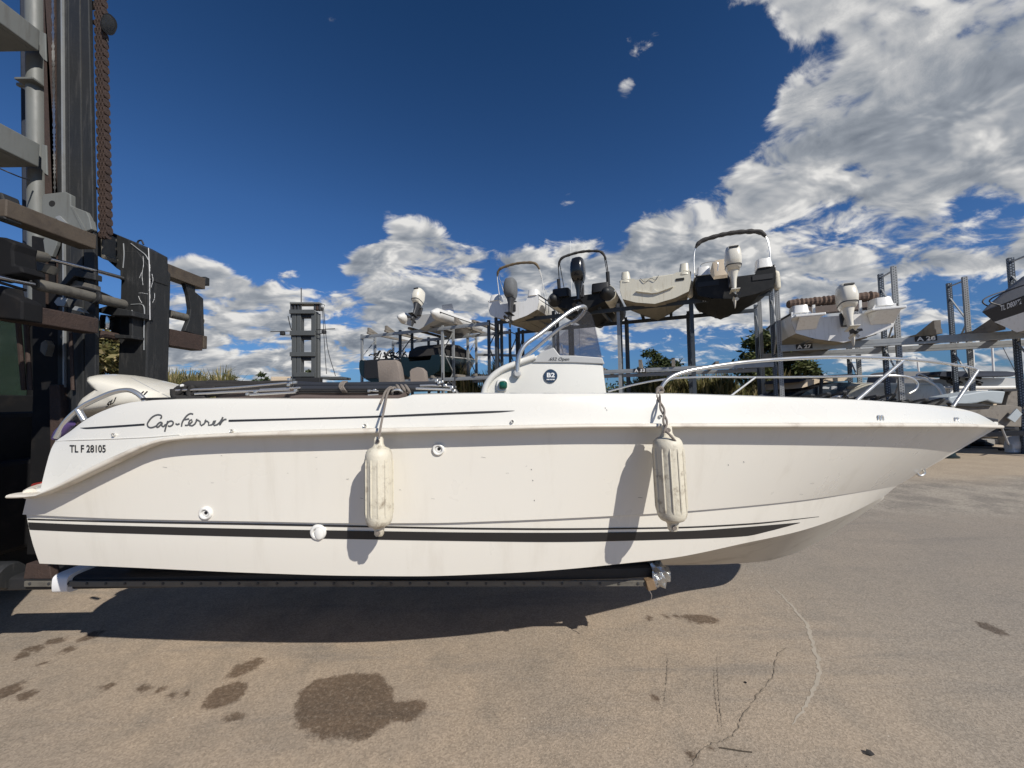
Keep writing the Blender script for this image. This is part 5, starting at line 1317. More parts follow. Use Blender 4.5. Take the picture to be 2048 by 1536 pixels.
MB().prism([V((2.4, -.35, 1.28)), V((2.4, .35, 1.28)), V((2.25, .3, 1.68)), V((2.25, -.3, 1.68))], (.01, 0, 0)).build('windscreen', 'screen', ra)
MB().pillow([V((3.0, -.5, .9)), V((4.2, -.35, .95)), V((4.2, -.35, 1.06)), V((3.0, -.5, 1.02))], (0, .8, 0)).build('sun_pad', 'red', ra, True)
# white runabout with grey-covered engine
rb_, q = rackboat('runabout_boat', 'white runabout with grey-covered engine and tan rolled canopy on the middle rack', -8.95, -.6, 4.93, 5.6, 2.25, .98)
side_boxes(rb_, q)
c_ = outboard(rb_, (-.05, 0, q['zt'] - .02), 1.12, 8, 'greycover', 'metaldk', False)
hoop(rb_, 1.0, 2.0, q['zs'][0] + .1, 2.45, -.5, 'biminibeige', 'whiteplastic', .055)
MB().tube([p + V((0, -.015, -.22)) for p in q['she'][:-2]], .02, 6).build('hull_stripe', 'black', rb_, True)
# black inflatable
rc = rib('inflatable_boat', 'black inflatable with cream tube ends, black engine and dark canopy hoop', -6.2, -.65, 4.93, 6.4, 2.55, 'ribblack', 'charcoal', .29)
outboard(rc, (-.08, 0, .95), 1.22, 3, 'cowlblack', 'cowlblack', False)
hoop(rc, .8, 1.9, .8, 2.35, -.55, 'biminigrey', 'black', .05)
for sgn in (-1, 1):
    MB().tube([V((.02, sgn * (2.55 / 2 - .29), .62)), V((.03, sgn * (2.55 / 2 - .29), .62)), V((.9, sgn * (2.55 / 2 - .295), .625)), V((2.4, sgn * (2.55 / 2 - .295), .65))], [.20, .298, .30, .296], 18).build('pale_tube_panel', 'boatcream', rc, True)
    MB().loft([(V((.15, sgn * .75, .68)), V((.3, 0, 0)), V((0, .34, 0))), (V((.15, sgn * .75, 1.0)), V((.28, 0, 0)), V((0, .32, 0)))], 14, 5).build('stern_box', 'black', rc, True)
    MB().tube([V((.55, sgn * .95, .95)), V((.45, sgn * .95, 1.55))], .07, 8).build('fender_roll', 'black', rc, True)
MB().tube([V((.5, .45, 1.0)), V((.5, .45, 3.0))], .01, 5).build('antenna', 'whiteplastic', rc)
# cream runabout with no engine
rd, q = rackboat('runabout_boat', 'cream runabout without an engine, open transom facing out, between black inflatable and dark boat', -3.62, -.6, 4.98, 5.4, 2.35, 1.12, hull_m='boatcream', dead=.30, notch=False)
for sgn in (-1, 1):
    MB().loft([(V((.3, sgn * .95, q['zs'][0] - .1)), V((.32, 0, 0)), V((0, .17, 0))), (V((.32, sgn * .97, q['zs'][0] + .30)), V((.26, 0, 0)), V((0, .13, 0)))], 16, 5).build('quarter_seat', 'boatcream', rd, True)
MB().box((.55, 0, q['zt'] - .03), (.5, 1.3, .12)).box((.9, -.3, q['zt'] + .15), (.06, .8, .3)).build('stern_bench', 'boatcream', rd, bevel=.03)
MB().prism([V((-.01, -.62, .50)), V((-.01, -.1, .36)), V((-.01, .1, .36)), V((-.01, .62, .50)), V((-.01, .60, .53)), V((-.01, .1, .41)), V((-.01, 0, .50)), V((-.01, -.1, .41)), V((-.01, -.60, .53))], (-.06, 0, 0)).build('transom_bracket', 'boatcream', rd, bevel=.01)
MB().box((-.01, -.82, .74), (.02, .26, .08)).build('transom_scupper', 'hole', rd)
MB().tube(spl([V((-.02, -.15, .98)), V((-.04, -.05, .82)), V((-.04, .1, .9)), V((-.03, .3, .80)), V((-.02, .45, .95))], 24), .008, 5).build('cable', 'metaldk', rd)
# dark runabout with tall white engine
re_, q = rackboat('runabout_boat', 'dark-hulled runabout with tall white engine under a rolled dark grey canopy', -1.22, -.6, 4.86, 6.0, 2.3, 1.12, hull_m='charcoal', top_m='boatwhite', bottom_m='charcoal', dead=.24, rub='boatwhite')
side_boxes(re_, q, 'boatwhite', .3, .26)
outboard(re_, (-.10, .05, q['zt'] - .02), 1.10, 4, 'cowl', 'cowl')
hoop(re_, .45, 2.2, q['zs'][0] + .1, 2.32, .1, 'biminigrey', 'steel', .075, stays=False)
MB().pillow([V((1.3, -.2, 1.2)), V((2.5, -.15, 1.2)), V((2.3, -.15, 1.75)), V((1.7, -.2, 1.9))], (0, .6, 0)).build('console_cover', 'beigecover', re_, True)
MB().tube(spl([V((.9, .35, 1.25)), V((.9, .35, 1.55)), V((.9, .85, 1.55)), V((.9, .85, 1.25))], 16), .014, 6).build('seat_rail', 'steel', re_, True)
MB().box((-.012, -.78, q['zt'] - .12), (.02, .55, .16)).box((-.012, .74, q['zt'] - .12), (.02, .62, .16)).build('transom_panel', 'black', re_)
for sgn, dz_ in ((-1, -.05), (1, 0)):
    p = Matrix.Rotation(math.atan2(RB.y, RB.x), 3, 'Z') @ V((.5, sgn * 1.27, .62 + dz_)) + RK(-1.22, -.6, 4.86)
    t = thing('boat_fender', 'slim white fender on the %s side of the dark runabout on the rack' % ('right' if sgn < 0 else 'left'), 'fender', p, 0, 'small fenders hung on the dark runabout')
    fb_ = MB().lathe(p + V((0, 0, -.32)), (.05 * sgn, 0, 1), [(0, .03), (.04, .085), (.10, .1), (.52, .1), (.58, .085), (.63, .03)], 18).build('fender_body', 'fender', t, True)
    MB().tube([p + V((.03 * sgn, 0, .3)), p + V((.05 * sgn, 0, .52))], .008, 5).build('rope', 'rope', t)
# boat over sign A27
rf, q = rackboat('runabout_boat', 'white runabout with white engine and rolled brown striped cover above sign A27', 1.42, -.75, 3.22, 6.2, 2.5, 1.05, dead=.36, hull_m='boatwhite', flare=.14)
side_boxes(rf, q, 'boatwhite', .3, .2)
outboard(rf, (-.12, -.05, q['zt'] - .02), 1.02, 14, 'cowl', 'cowl')
for sgn in (-1, 1):
    MB().box((-.22, sgn * .86, q['zt'] + .02), (.46, .72, .07)).build('swim_platform', 'boatwhite', rf, bevel=.02)
    MB().prism([V((-.02, sgn * .55, q['zt'] - .02)), V((-.44, sgn * .62, q['zt'] - .02)), V((-.02, sgn * .62, q['zt'] - .34))], (0, sgn * .5, 0)).build('platform_bracket', 'boatwhite', rf, bevel=.01)
rnd = random.Random(9)
MB().tube([V((.75, -1.12 + 2.24 * i / 40, q['zs'][0] + .40)) for i in range(41)], [.135 * (1 + .16 * (i % 2) + rnd.uniform(-.08, .08)) * (.7 + .3 * min(1, min(i, 40 - i) / 2)) for i in range(41)], 12).build('rolled_cover', 'biminibrown', rf, False)
MB().pillow([V((.6, -1.05, q['zs'][0] + .02)), V((.9, -1.05, q['zs'][0] + .02)), V((.85, -1.05, q['zs'][0] + .24)), V((.65, -1.05, q['zs'][0] + .24))], (0, 2.1, 0)).build('bench_back', 'brownpad', rf, True)
for sgn in (-1, 1):
    MB().box((.35, sgn * .55, q['zs'][0] - .02), (.06, .07, .5)).build('seat_bracket', 'boatwhite', rf, bevel=.01)
# cabin cruiser bow, right edge, bow pointing left
def cruiser():
    tip = P(1964, 624, 9.6); hd = V((-.93, .37, 0)).normalized(); sd = V((-hd.y, hd.x, 0))   # sd: left (port) side
    L = 6.0; Bm = 2.5
    base = tip - hd * L; base.z = tip.z - .95
    r = thing('cabin_cruiser', 'grey-covered cabin boat with navy bow band marked TL D80072 at the right edge', 'boat', base, math.atan2(hd.y, hd.x), 'boats stored on the racks', True)
    zt_ = tip.z - base.z; N = 60
    us = [i / (N - 1) for i in range(N)]
    def half(u, b, p): return b * (1 - max(0, (u - .2) / .8) ** p)
    rise = lambda u: .30 * min(1, (1 - u) * 7) + .75 * (1 - u)
    sheer = [V((L * u, half(u, Bm / 2, 2.3), zt_ + rise(u))) for u in us]
    band = [V((L * (u * .965), half(u, Bm / 2 - .10, 2.15), zt_ - .40 + .95 * rise(u) + .12 * u ** 3)) for u in us]
    chn = [V((L * u * .90, half(u, Bm / 2 - .22, 2.0), zt_ - .80 + .8 * rise(u) + .22 * u ** 4)) for u in us]
    ke = [V((L * u * .88, 0, zt_ - 1.05 + .7 * rise(u) + .40 * u ** 4)) for u in us]
    my = lambda p: V((p.x, -p.y, p.z))
    def two(rows): m = MB(); m.grid(rows); m.grid([[my(p) for p in q_] for q_ in rows]); return m
    hb = two([[a.lerp(b, k) for a, b in zip(band, sheer)] for k in (0, .5, 1)]); hb.build('bow_band', 'navy' if False else 'navyhull', r, True, angle=180)
    h = two([[a.lerp(b, k) for a, b in zip(chn, band)] for k in (0, .33, .66, 1)]); h.build('hull', 'boatwhite', r, True, angle=180)
    two([[a.lerp(b, k) for a, b in zip(ke, chn)] for k in (0, .5, 1)]).build('hull_bottom', 'antifoul', r, True, angle=180)
    cv_ = []
    for k, hgt in ((0, .03), (.3, .38), (.6, .82), (.85, 1.05), (1, 1.10)):
        cv_.append([V((p.x, p.y * (1 - k * .8), p.z + hgt * min(1, (1 - u) * 2.3) ** .8)) for p, u in zip(sheer, us)])
    m = MB(); m.grid(cv_ + [[my(p) for p in q_] for q_ in cv_[::-1]]); m.build('canvas_cover', 'greycanvas', r, True, angle=180)
    rl = [V((L * u, half(u, Bm / 2, 2.3) * .96, zt_)) for u in (.55, .7, .8, .88, .95, .99)]
    rl = spl([V((L * .5, Bm * .46, zt_ + 1.0)), V((L * .7, Bm * .40, zt_ + .85)), V((L * .86, Bm * .27, zt_ + .62)), V((L * .965, Bm * .10, zt_ + .38)), V((L * .985, Bm * .04, zt_ + .25)), V((L * .95, Bm * .06, zt_ + .08))], 40)
    b_ = MB().tube(rl, .016, 8).tube([my(p) for p in rl], .016, 8); b_.tube([V((L * .9, Bm * .2, zt_ + .44)), V((L * .93, Bm * .12, zt_ + .02))], .013, 6)
    b_.build('bow_rail', 'metaldk', r, True)
    wl = MB().loft([(V((L * .52, 0, zt_ + 1.0)), V((.5, 0, 0)), V((0, .7, 0))), (V((L * .50, 0, zt_ + 1.62)), V((.42, 0, 0)), V((0, .55, 0)))], 16, 5); wl.build('wheelhouse_roof', 'boatwhite', r, True)
    bv = BVHTree.FromPolygons([tuple(p) for p in hb.v], hb.f)
    o = bpy.data.objects[r.name]; mw = Matrix.Translation(base) @ Matrix.Rotation(math.atan2(hd.y, hd.x), 4, 'Z'); inv = mw.inverted()
    tw_ = text_width('TL D80072', .03)
    def pl2(x, y):
        px = 2001 + x * 42 / tw_; py = 622 - x * 15 / tw_ - y * 10.5
        c = inv @ CAM; d = (inv.to_3x3() @ ray(px, py)).normalized(); hh = bv.ray_cast(c, d)
        return (hh[0] - d * .015) if hh[0] is not None else inv @ P(px, py, 9.5)
    tm = text_mb('TL D80072', pl2, .035); tm.build('registration_lettering', 'lettering', r, fixn=False)
    return r
cruiser()
# boats on the low level at the far left
rg, q = rackboat('open_boat', 'dark green boat with white gunwale and seats piled with dark gear on the low rack', -16.25, -.35, 2.62, 5.0, 2.2, 1.15, hull_m='green', top_m='boatwhite', bottom_m='green', rub='boatwhite', dead=.5)
gm = MB(); rnd = random.Random(21)
for k in range(26):
    a = V((.2 + rnd.uniform(0, 1.2), rnd.uniform(-.8, .8), q['zs'][0] + rnd.uniform(.0, .35))); d = V((rnd.uniform(-.3, .3), rnd.uniform(-.35, .35), rnd.uniform(-.05, .3)))
    gm.tube([a, a + d * .5 + V((0, 0, .05)), a + d], rnd.uniform(.02, .06), 6)
gm.build('piled_gear', 'black', rg)
MB().loft([(V((-.02, 0, .3)), V((.05, 0, 0)), V((0, .75, 0))), (V((-.02, 0, q['zs'][0] - .02)), V((.05, 0, 0)), V((0, .7, 0)))], 14, 6).build('transom_panel', 'black', rg)
rh, q = rackboat('cabin_boat', 'dark green boat under a black cover on the low rack level', -13.9, -.1, 2.70, 5.4, 2.3, 1.2, hull_m='green', top_m='black', bottom_m='green', rub='greyplastic', dead=.42, well=False)
MB().pillow([V((.3, -1.0, q['zs'][0])), V((3.6, -1.0, q['zs'][0] + .1)), V((3.0, -1.0, q['zs'][0] + .45)), V((1.9, -1.0, q['zs'][0] + .7)), V((1.0, -1.0, q['zs'][0] + .65)), V((.4, -1.0, q['zs'][0] + .35))], (0, 2.0, 0)).build('canvas_cover', 'canvas', rh, True)
# ------------------------------------------------------------------ second forklift, far off
YB = 20.0
f2_ = thing('forklift', 'distant grey forklift with a raised bare mast standing behind the motorboat', 'forklift', (P(610, 800, YB).x, YB + .5, 0))
def zb(x0, x1, y0, y1, Y, d): return MB().prism([P(x0, y0, Y), P(x1, y0, Y), P(x1, y1, Y), P(x0, y1, Y)], (0, d, 0))
for x0, x1 in ((583, 592), (593, 601.5), (622, 631)):
    zb(x0, x1, 622, 775, YB + .05, .35).build('mast_column', 'bargrey', f2_, bevel=.02)
MB().tube([P(637, 628, YB + .3), P(637, 775, YB + .3)], .105, 14).build('mast_cylinder', 'bargrey', f2_, True)
for y0, y1, x0, x1 in ((619, 627, 578, 628), (661, 670.5, 579, 629), (704, 712.5, 579, 630), (745, 753.5, 586, 628)):
    m = zb(x0, x1, y0, y1, YB - .05, .08); m.v += []; m.build('mast_crossmember', 'bargrey', f2_, bevel=.015)
    zb(x0 + 3, x1 - 2, y1 - .5, y1 + 8, YB + .12, .3).build('mast_crossmember', 'black', f2_)
zb(579, 639, 604, 607.5, YB - .1, .6).build('mast_head', 'mastgrey', f2_, bevel=.02)
for x in (582, 589, 596, 629, 634, 639): zb(x - 2.2, x + 2.2, 607, 620, YB, .3).build('chain_wheel', 'metaldk' if x != 634 else 'rust', f2_, bevel=.03)
MB().lathe(P(645, 613, YB), (0, -1, 0), [(-.05, .09), (0, .1), (.04, .05)], 14).build('hose_reel', 'greyplastic', f2_)
MB().tube([P(602.5, 576, YB), P(602.5, 625, YB)], .03, 6).build('antenna', 'bargrey', f2_)
MB().tube([P(541, 663.5, YB), P(580, 662, YB)], .022, 6).tube([P(632, 659.5, YB), P(670, 657.5, YB)], .022, 6).tube([P(560, 670, YB), P(580, 670, YB)], .02, 6).tube([P(632, 669, YB), P(650, 666, YB)], .02, 6).build('lamp_bar', 'black', f2_)
for x, y in ((563, 666), (646, 663)): zb(x - 4, x + 4, y - 3.5, y + 4, YB - .1, .2).build('work_lamp', 'black', f2_, bevel=.04)
MB().tube(spl([P(576, 632, YB), P(580, 650, YB), P(583, 660, YB)], 8), .025, 6).tube(spl([P(645, 616, YB), P(649, 690, YB), P(653, 748, YB)], 12), .018, 6).tube(spl([P(647, 616, YB), P(656, 700, YB), P(671, 752, YB)], 12), .018, 6).build('hydraulic_hose', 'black', f2_)
MB().box((f2_.location.x, YB + 1.6, 1.35), (2.6, 3.0, 1.4)).build('chassis', 'mastdark', f2_, bevel=.1)
zb(590, 640, 755, 790, YB - .3, .3).build('carriage', 'black', f2_, bevel=.03)
zb(541, 582, 753, 770, YB + .3, 1.6).build('engine_hood', 'beigecover', f2_, bevel=.05)
zb(640, 683, 753, 758, YB, 1.2).build('side_deck', 'bargrey', f2_, bevel=.02)
for sx in (-1, 1):
    MB().lathe((f2_.location.x + sx * 1.25 - .2, YB + .9, .75), (1, 0, 0), [(0, .5), (.03, .72), (.08, .75), (.36, .75), (.42, .5)], 24).build('wheel', 'black', f2_, True)

# ------------------------------------------------------------------ boats, timber and clutter on the ground at the right
def prof(px, Y, d, name, m, parent, rings=None, **k):
    mb = MB(); mb.pillow([P(x, y, Y) for x, y in px], (0, d, 0), rings) if rings else mb.pillow([P(x, y, Y) for x, y in px], (0, d, 0))
    return mb.build(name, m, parent, True, angle=50, **k)
Y5 = 12.4
b5 = thing('cabin_boat', 'black cabin boat with beige cover laid over its roof, standing under the A27 bay', 'boat', (P(1670, 800, Y5).x, Y5 + 1, 0))
hp = prof([(1592, 792), (1604, 783), (1630, 772), (1664, 764), (1700, 762.5), (1728, 767), (1750, 777), (1772, 793), (1768, 812), (1700, 822), (1610, 820)], Y5, 2.2, 'hull', 'navyhull', b5)
prof([(1630, 791), (1690, 790), (1742, 788), (1744, 806), (1640, 808)], Y5 - .03, .4, 'hull_stripe', 'lettering', b5)
MB().loft([(V((P(1680, 800, Y5).x, Y5 + 1.1, .45)), V((1.1, 0, 0)), V((0, .35, 0))), (V((P(1680, 800, Y5).x, Y5 + 1.1, 1.4)), V((1.4, 0, 0)), V((0, .95, 0)))], 18, 4).build('keel', 'charcoal', b5, True)
prof([(1601, 777), (1612, 758), (1642, 756), (1640, 765), (1620, 772)], Y5 + .1, 1.9, 'roof_cover', 'beigecover', b5)
prof([(1643, 766), (1650, 757), (1692, 754.5), (1706, 756), (1700, 762), (1668, 763)], Y5 + .1, 1.9, 'roof_cover', 'beigecover', b5)
prof([(1592, 765), (1600, 757), (1640, 751.5), (1700, 747.5), (1720, 748), (1726, 752), (1700, 754.5), (1640, 756), (1610, 758)], Y5 + .12, 1.8, 'rolled_awning', 'navy', b5)
MB().tube([P(1641, 808, Y5 - .1), P(1642, 770, Y5 - .1), P(1644, 748, Y5 - .1)], .045, 8).build('strap', 'black', b5)
for x0, x1, y0, y1 in ((1662, 1676, 772, 779), (1643, 1660, 773, 778), (1693, 1722, 772, 778)):
    prof([(x0, y1), (x0 + 1, y0 + 1), ((x0 + x1) / 2, y0), (x1, y0 + 1.5), (x1 - 2, y1)], Y5 - .02, .05, 'window', 'greyplastic' if x0 < 1690 else 'hole', b5)
gl_ = MB(); rnd = random.Random(6)
for k in range(12):
    a = P(rnd.uniform(1605, 1720), rnd.uniform(802, 812), Y5 - .6); gl_.loft([(a - V((.14, 0, 0)), V((0, .1, 0)), V((0, 0, .08))), (a, V((0, .16, 0)), V((0, 0, .13))), (a + V((.14, 0, 0)), V((0, .1, 0)), V((0, 0, .08)))], 10, 2)
o = gl_.build('tarpaulin_heap', 'black'); tag(o, 'crumpled dark tarpaulin piled in front of the black cabin boat', 'tarpaulin')
# cream rounded bow
Y6 = 11.2
b6 = thing('motor_cruiser', 'cream hull with rounded shaded bow, behind the motorboat pulpit', 'boat', (P(1820, 800, Y6).x, Y6 + 1, 0))
cx_ = P(1818, 780, Y6).x
secs = []
for k in range(9):
    u = k / 8; hw = 1.05 * (1 - .8 * u ** 2.2); top_ = 2.12 - .25 * (1 - u) * 0 - .5 * u ** 3
    secs.append((V((cx_ - .1 + .55 * u, Y6 + 2.2 - 2.6 * u, 1.35 + .1 * u)), V((hw, 0, 0)), V((0, 0, (.80 - .25 * u)))))
MB().loft(secs, 28, 2.3).build('hull', 'boatcream', b6, True, angle=180)
MB().tube(spl([P(1800, 757, Y6 - .3), P(1838, 755.5, Y6 - .3), P(1862, 765, Y6 - .35), P(1878, 779, Y6 - .4), P(1884, 793, Y6 - .4)], 24), .035, 8).build('rub_rail', 'whiteplastic', b6, True)
MB().tube(spl([P(1832, 756, Y6 - .3), P(1835, 748, Y6 - .2), P(1850, 752, Y6 - .2), P(1866, 762, Y6 - .3)], 14), .02, 6).build('bow_rail', 'steel', b6, True)
MB().box((cx_, Y6 + 1.4, .4), (.3, 2.0, .8)).build('keel_block', 'greywood', b6, bevel=.02)
# long white boat under a dark blue cover
Y7 = 13.0
b7 = thing('sailing_cruiser', 'long white boat with a rolled dark blue cover along its top, at the right', 'boat', (P(2000, 800, Y7).x, Y7 + 1, 0))
prof([(1884, 774.5), (1960, 773.5), (2140, 772), (2200, 774), (2190, 850), (2150, 878), (2000, 880), (1935, 850), (1895, 810)], Y7, 2.6, 'hull', 'boatwhite', b7)
MB().tube([P(1884, 775.5, Y7 - .02), P(2140, 773.5, Y7 - .02)], .05, 8).tube([P(1890, 786, Y7 - .01), P(2140, 785, Y7 - .01)], .012, 6).build('rub_rail', 'whiteplastic', b7, True)
prof([(1892, 773), (1890, 757), (1920, 754), (2046, 756), (2150, 770), (2150, 773)], Y7 + .3, 1.8, 'coachroof', 'greyplastic', b7)
prof([(1857, 750), (1866, 744.5), (1890, 742), (1960, 741.5), (2020, 742), (2040, 744), (2045, 749), (2030, 753), (1960, 753.5), (1900, 754), (1870, 752)], Y7 - .1, .5, 'rolled_cover', 'navy', b7)
prof([(1786, 770), (1792, 746), (1800, 741.5), (1862, 742), (1864, 752), (1880, 760), (1884, 773)], Y7 + 1.2, 1.2, 'stern_canopy', 'greycanvas', b7)
dk = MB(); rnd = random.Random(31)
for k in range(22):
    a = P(rnd.uniform(1893, 1962), rnd.uniform(756, 770), Y7 + .1); dk.tube([a, a + V((rnd.uniform(-.2, .2), .1, rnd.uniform(-.12, .12)))], rnd.uniform(.03, .08), 6)
dk.build('deck_gear', 'black', b7)
MB().box((P(2010, 800, Y7).x, Y7 + 1.3, .3), (.5, .5, .6)).box((P(2120, 800, Y7).x, Y7 + 1.3, .3), (.5, .5, .6)).build('keel', 'charcoal', b7, bevel=.03)
# timber cradle with a tarp thrown over
Y8 = 9.4
b8 = thing('timber_cradle', 'weathered timber cradle of heavy beams beside the motorboat bow', 'timber cradle', (P(1985, 820, Y8).x, Y8 + .6, 0))
def zp(px, Y, d, name, m, par, bev=.01): return MB().prism([P(x, y, Y) for x, y in px], (0, d, 0)).build(name, m, par, bevel=bev)
zp([(1905, 812), (1930, 812), (2022, 810), (2044, 814), (2043, 854), (1985, 852), (1975, 836), (1930, 830), (1905, 826)], Y8, .25, 'beam', 'greywood', b8, .015)
zp([(2020, 779), (2035, 779), (2036, 816), (2010, 816)], Y8 + .05, .22, 'post', 'greywood', b8, .012)
zp([(2006, 779), (2034, 777), (2035, 782), (2008, 784)], Y8 - .05, .3, 'post_cap', 'black', b8, .008)
zp([(1962, 806), (1976, 801.5), (1994, 806), (1994, 812), (1962, 812)], Y8 + .1, .2, 'block', 'beigecover', b8, .01)
for x in (1925, 2030, 2075):
    a = P(x, 834, Y8 + .1); MB().box((a.x, Y8 + 1.0, a.z / 2 + .3), (.14, .14, a.z - .6)).build('post', 'mastdark', b8, bevel=.01)  # posts coloured dark to paint in the shade under the cradle
a = P(2000, 832, Y8 + 1.2); MB().box((a.x, Y8 + 1.3, a.z + .05), (3.0, .2, .22)).build('beam', 'greywood', b8, bevel=.01)
t1 = zp([(1897, 800), (1900, 794), (1925, 789), (1960, 783), (1985, 781), (2012, 782.5), (2005, 808), (1990, 806), (1975, 801), (1955, 806), (1930, 809), (1905, 810)], Y8 - .06, .5, 'tarp', 'tarp', None, .03)
tag(t1, 'pale blue-grey tarp draped over the top of the timber cradle', 'tarp')
t2 = zp([(2016, 836), (2034, 817), (2045, 828), (2030, 845)], Y8 - .12, .03, 'tarp_scrap', 'tarp', None, .004)
tag(t2, 'square scrap of pale blue tarp hanging off the cradle end', 'tarp')
t3 = zp([(1900, 806), (1955, 807), (1990, 812), (1950, 814), (1905, 812)], Y8 - .08, .1, 'black_batten', 'black', None, .01); tag(t3, 'thin black batten lying along the cradle beam under the tarp', 'batten')
# trailer and blocks under the clutter
b9 = thing('boat_trailer', 'low dark boat trailer in the shade below the timber cradle', 'trailer', (P(1990, 880, 10.6).x, 10.6, 0))
zx = P(1985, 872, 10.6).x
MB().beam((zx - 1.2, 10.3, .55), (zx + 2.2, 10.5, .60), .10, .14).beam((zx - 1.2, 11.5, .55), (zx + 2.2, 11.7, .60), .10, .14).build('chassis_rail', 'metaldk', b9, bevel=.01)
MB().beam((zx - .6, 10.3, .56), (zx - .6, 11.6, .56), .1, .1).beam((zx + 1.0, 10.3, .58), (zx + 1.0, 11.7, .58), .1, .1).build('cross_bar', 'metaldk', b9)
for dx in (-1.5, -.8):
    w = MB().lathe((zx + dx, 11.9, .30), (0, 1, 0), [(0, .18), (.02, .28), (.06, .30), (.16, .30), (.2, .2)], 24).build('wheel', 'black', b9, True)
    MB().lathe((zx + dx, 11.89, .30), (0, 1, 0), [(0, .15), (.03, .15)], 18).build('rim', 'greyplastic', w, True)
def blk(px, py, w, d, h, m, name, label, cat, rz=0.0, bev=.015):
    g = G(px, py); o = MB().box((g.x, g.y + d / 2, h / 2), (w, d, h), Matrix.Rotation(rz, 3, 'Z')).build(name, m, None, bevel=bev); return tag(o, label, cat)
g = G(1909, 917)
ft = thing('rubber_pier', 'dark tapered rubber support block standing on the gravel by the bow', 'support block', (g.x, g.y + .15, 0))
MB().loft([(g + V((0, .15, 0)), V((.20, 0, 0)), V((0, .18, 0))), (g + V((0, .15, .04)), V((.20, 0, 0)), V((0, .18, 0))), (g + V((0, .15, .08)), V((.14, 0, 0)), V((0, .13, 0))), (g + V((.02, .15, .34)), V((.10, 0, 0)), V((0, .10, 0)))], 18, 3.5).build('block', 'green', ft, True)
MB().tube([g + V((.02, .15, .34)), g + V((.02, .15, .9))], .035, 10).build('post', 'metaldk', ft)
blk(2017, 890, .16, .2, .36, 'concrete', 'concrete_block', 'small grey concrete block upright under the cradle by the white cowling', 'concrete block')
blk(1990, 889, .5, .3, .16, 'concrete', 'concrete_block', 'low flat concrete block lying in the shade under the cradle', 'concrete block')
dm_ = MB(); rnd = random.Random(41); g = G(1955, 896)
for k in range(22):
    a = g + V((rnd.uniform(-.7, .35), rnd.uniform(0, .4), rnd.uniform(.04, .22))); dm_.loft([(a - V((.16, 0, .0)), V((0, .06, 0)), V((0, 0, .05))), (a, V((0, .12, 0)), V((0, 0, .09))), (a + V((.15, 0, -.01)), V((0, .06, 0)), V((0, 0, .04)))], 8, 2)
tag(dm_.build('tarpaulin_heap', 'black'), 'low heap of black plastic on the gravel beside the rubber support block', 'tarpaulin')
# white engine cowling lying at the right edge
g = G(2042, 906)
cw = thing('engine_cowling', 'white engine cowling with dark opening lying on the ground at the right edge', 'engine cowling', g)
MB().loft([(g + V((-.22, .1, .16)), V((0, .10, 0)), V((0, 0, .10))), (g + V((-.05, .1, .24)), V((0, .2, 0)), V((0, 0, .2))), (g + V((.25, .12, .30)), V((0, .24, 0)), V((0, 0, .25))), (g + V((.6, .15, .3)), V((0, .2, 0)), V((0, 0, .2)))], 20, 2.4).build('cowling', 'boatwhite', cw, True)
MB().loft([(g + V((-.02, -.125, .24)), V((.06, .0, 0)), V((0, .01, .11))), (g + V((-.02, -.11, .24)), V((.06, 0, 0)), V((0, .01, .11)))], 16, 2).build('opening', 'greyplastic', cw)
MB().pillow([g + V((-.30, -.05, .02)), g + V((.3, -.05, .03)), g + V((.25, -.05, .12)), g + V((-.28, -.05, .10))], (0, .2, 0)).build('lower_half', 'boatwhite', cw, True)
tag(MB().beam(G(1999, 901) + V((0, 0, .04)), G(2060, 899) + V((0, 0, .05)), .07, .08).build('steel_bar', 'rust', None, bevel=.006), 'rusty steel bar lying on the ground before the white cowling', 'bar')
jb = MB().tube([P(2003, 855, 9.9), P(2016, 886, 9.9), G(2019, 896) + V((0, 0, .02))], .02, 8).build('jockey_pole', 'greyplastic', None, True); tag(jb, 'thin grey pole leaning down from the cradle beside the cowling', 'pole')
# boards on the gravel
tag(MB().beam(G(1928, 896) + V((0, .3, .03)), G(2048, 902) + V((.3, 0, .03)), .12, .05).build('plank', 'greywood', None), 'long weathered plank lying flat on the gravel under the cradle', 'plank')

# ------------------------------------------------------------------ masts of moored sailing boats beyond the yard
def smast(x0, y0, x1, y1, Y, label, stay=None):
    a = P(x1, y1, Y); b = P(x0, y0, Y)
    t = thing('sailboat_mast', label, 'mast', (a.x, Y, 0), 0, 'thin masts beyond the right rack')
    MB().tube([V((a.x, Y, 0)), a, b], .06, 8).build('pole', 'whiteplastic', t)
    if stay: MB().tube([P(*stay[0], Y), P(*stay[1], Y), V((P(*stay[1], Y).x + .8, Y, 0))], .018, 5).build('stay', 'metaldk', t)
smast(1981, 640, 1987, 742, 26, 'white sailboat mast with a dark stay, between the two right-hand uprights', ((1988, 660), (2030, 742)))
smast(1834, 715, 1838, 745, 30, 'short thin white mast top beyond the rack, left of the navy-covered boat')
smast(1946, 700, 1948, 742, 28, 'thin white mast just left of the rear rack upright')

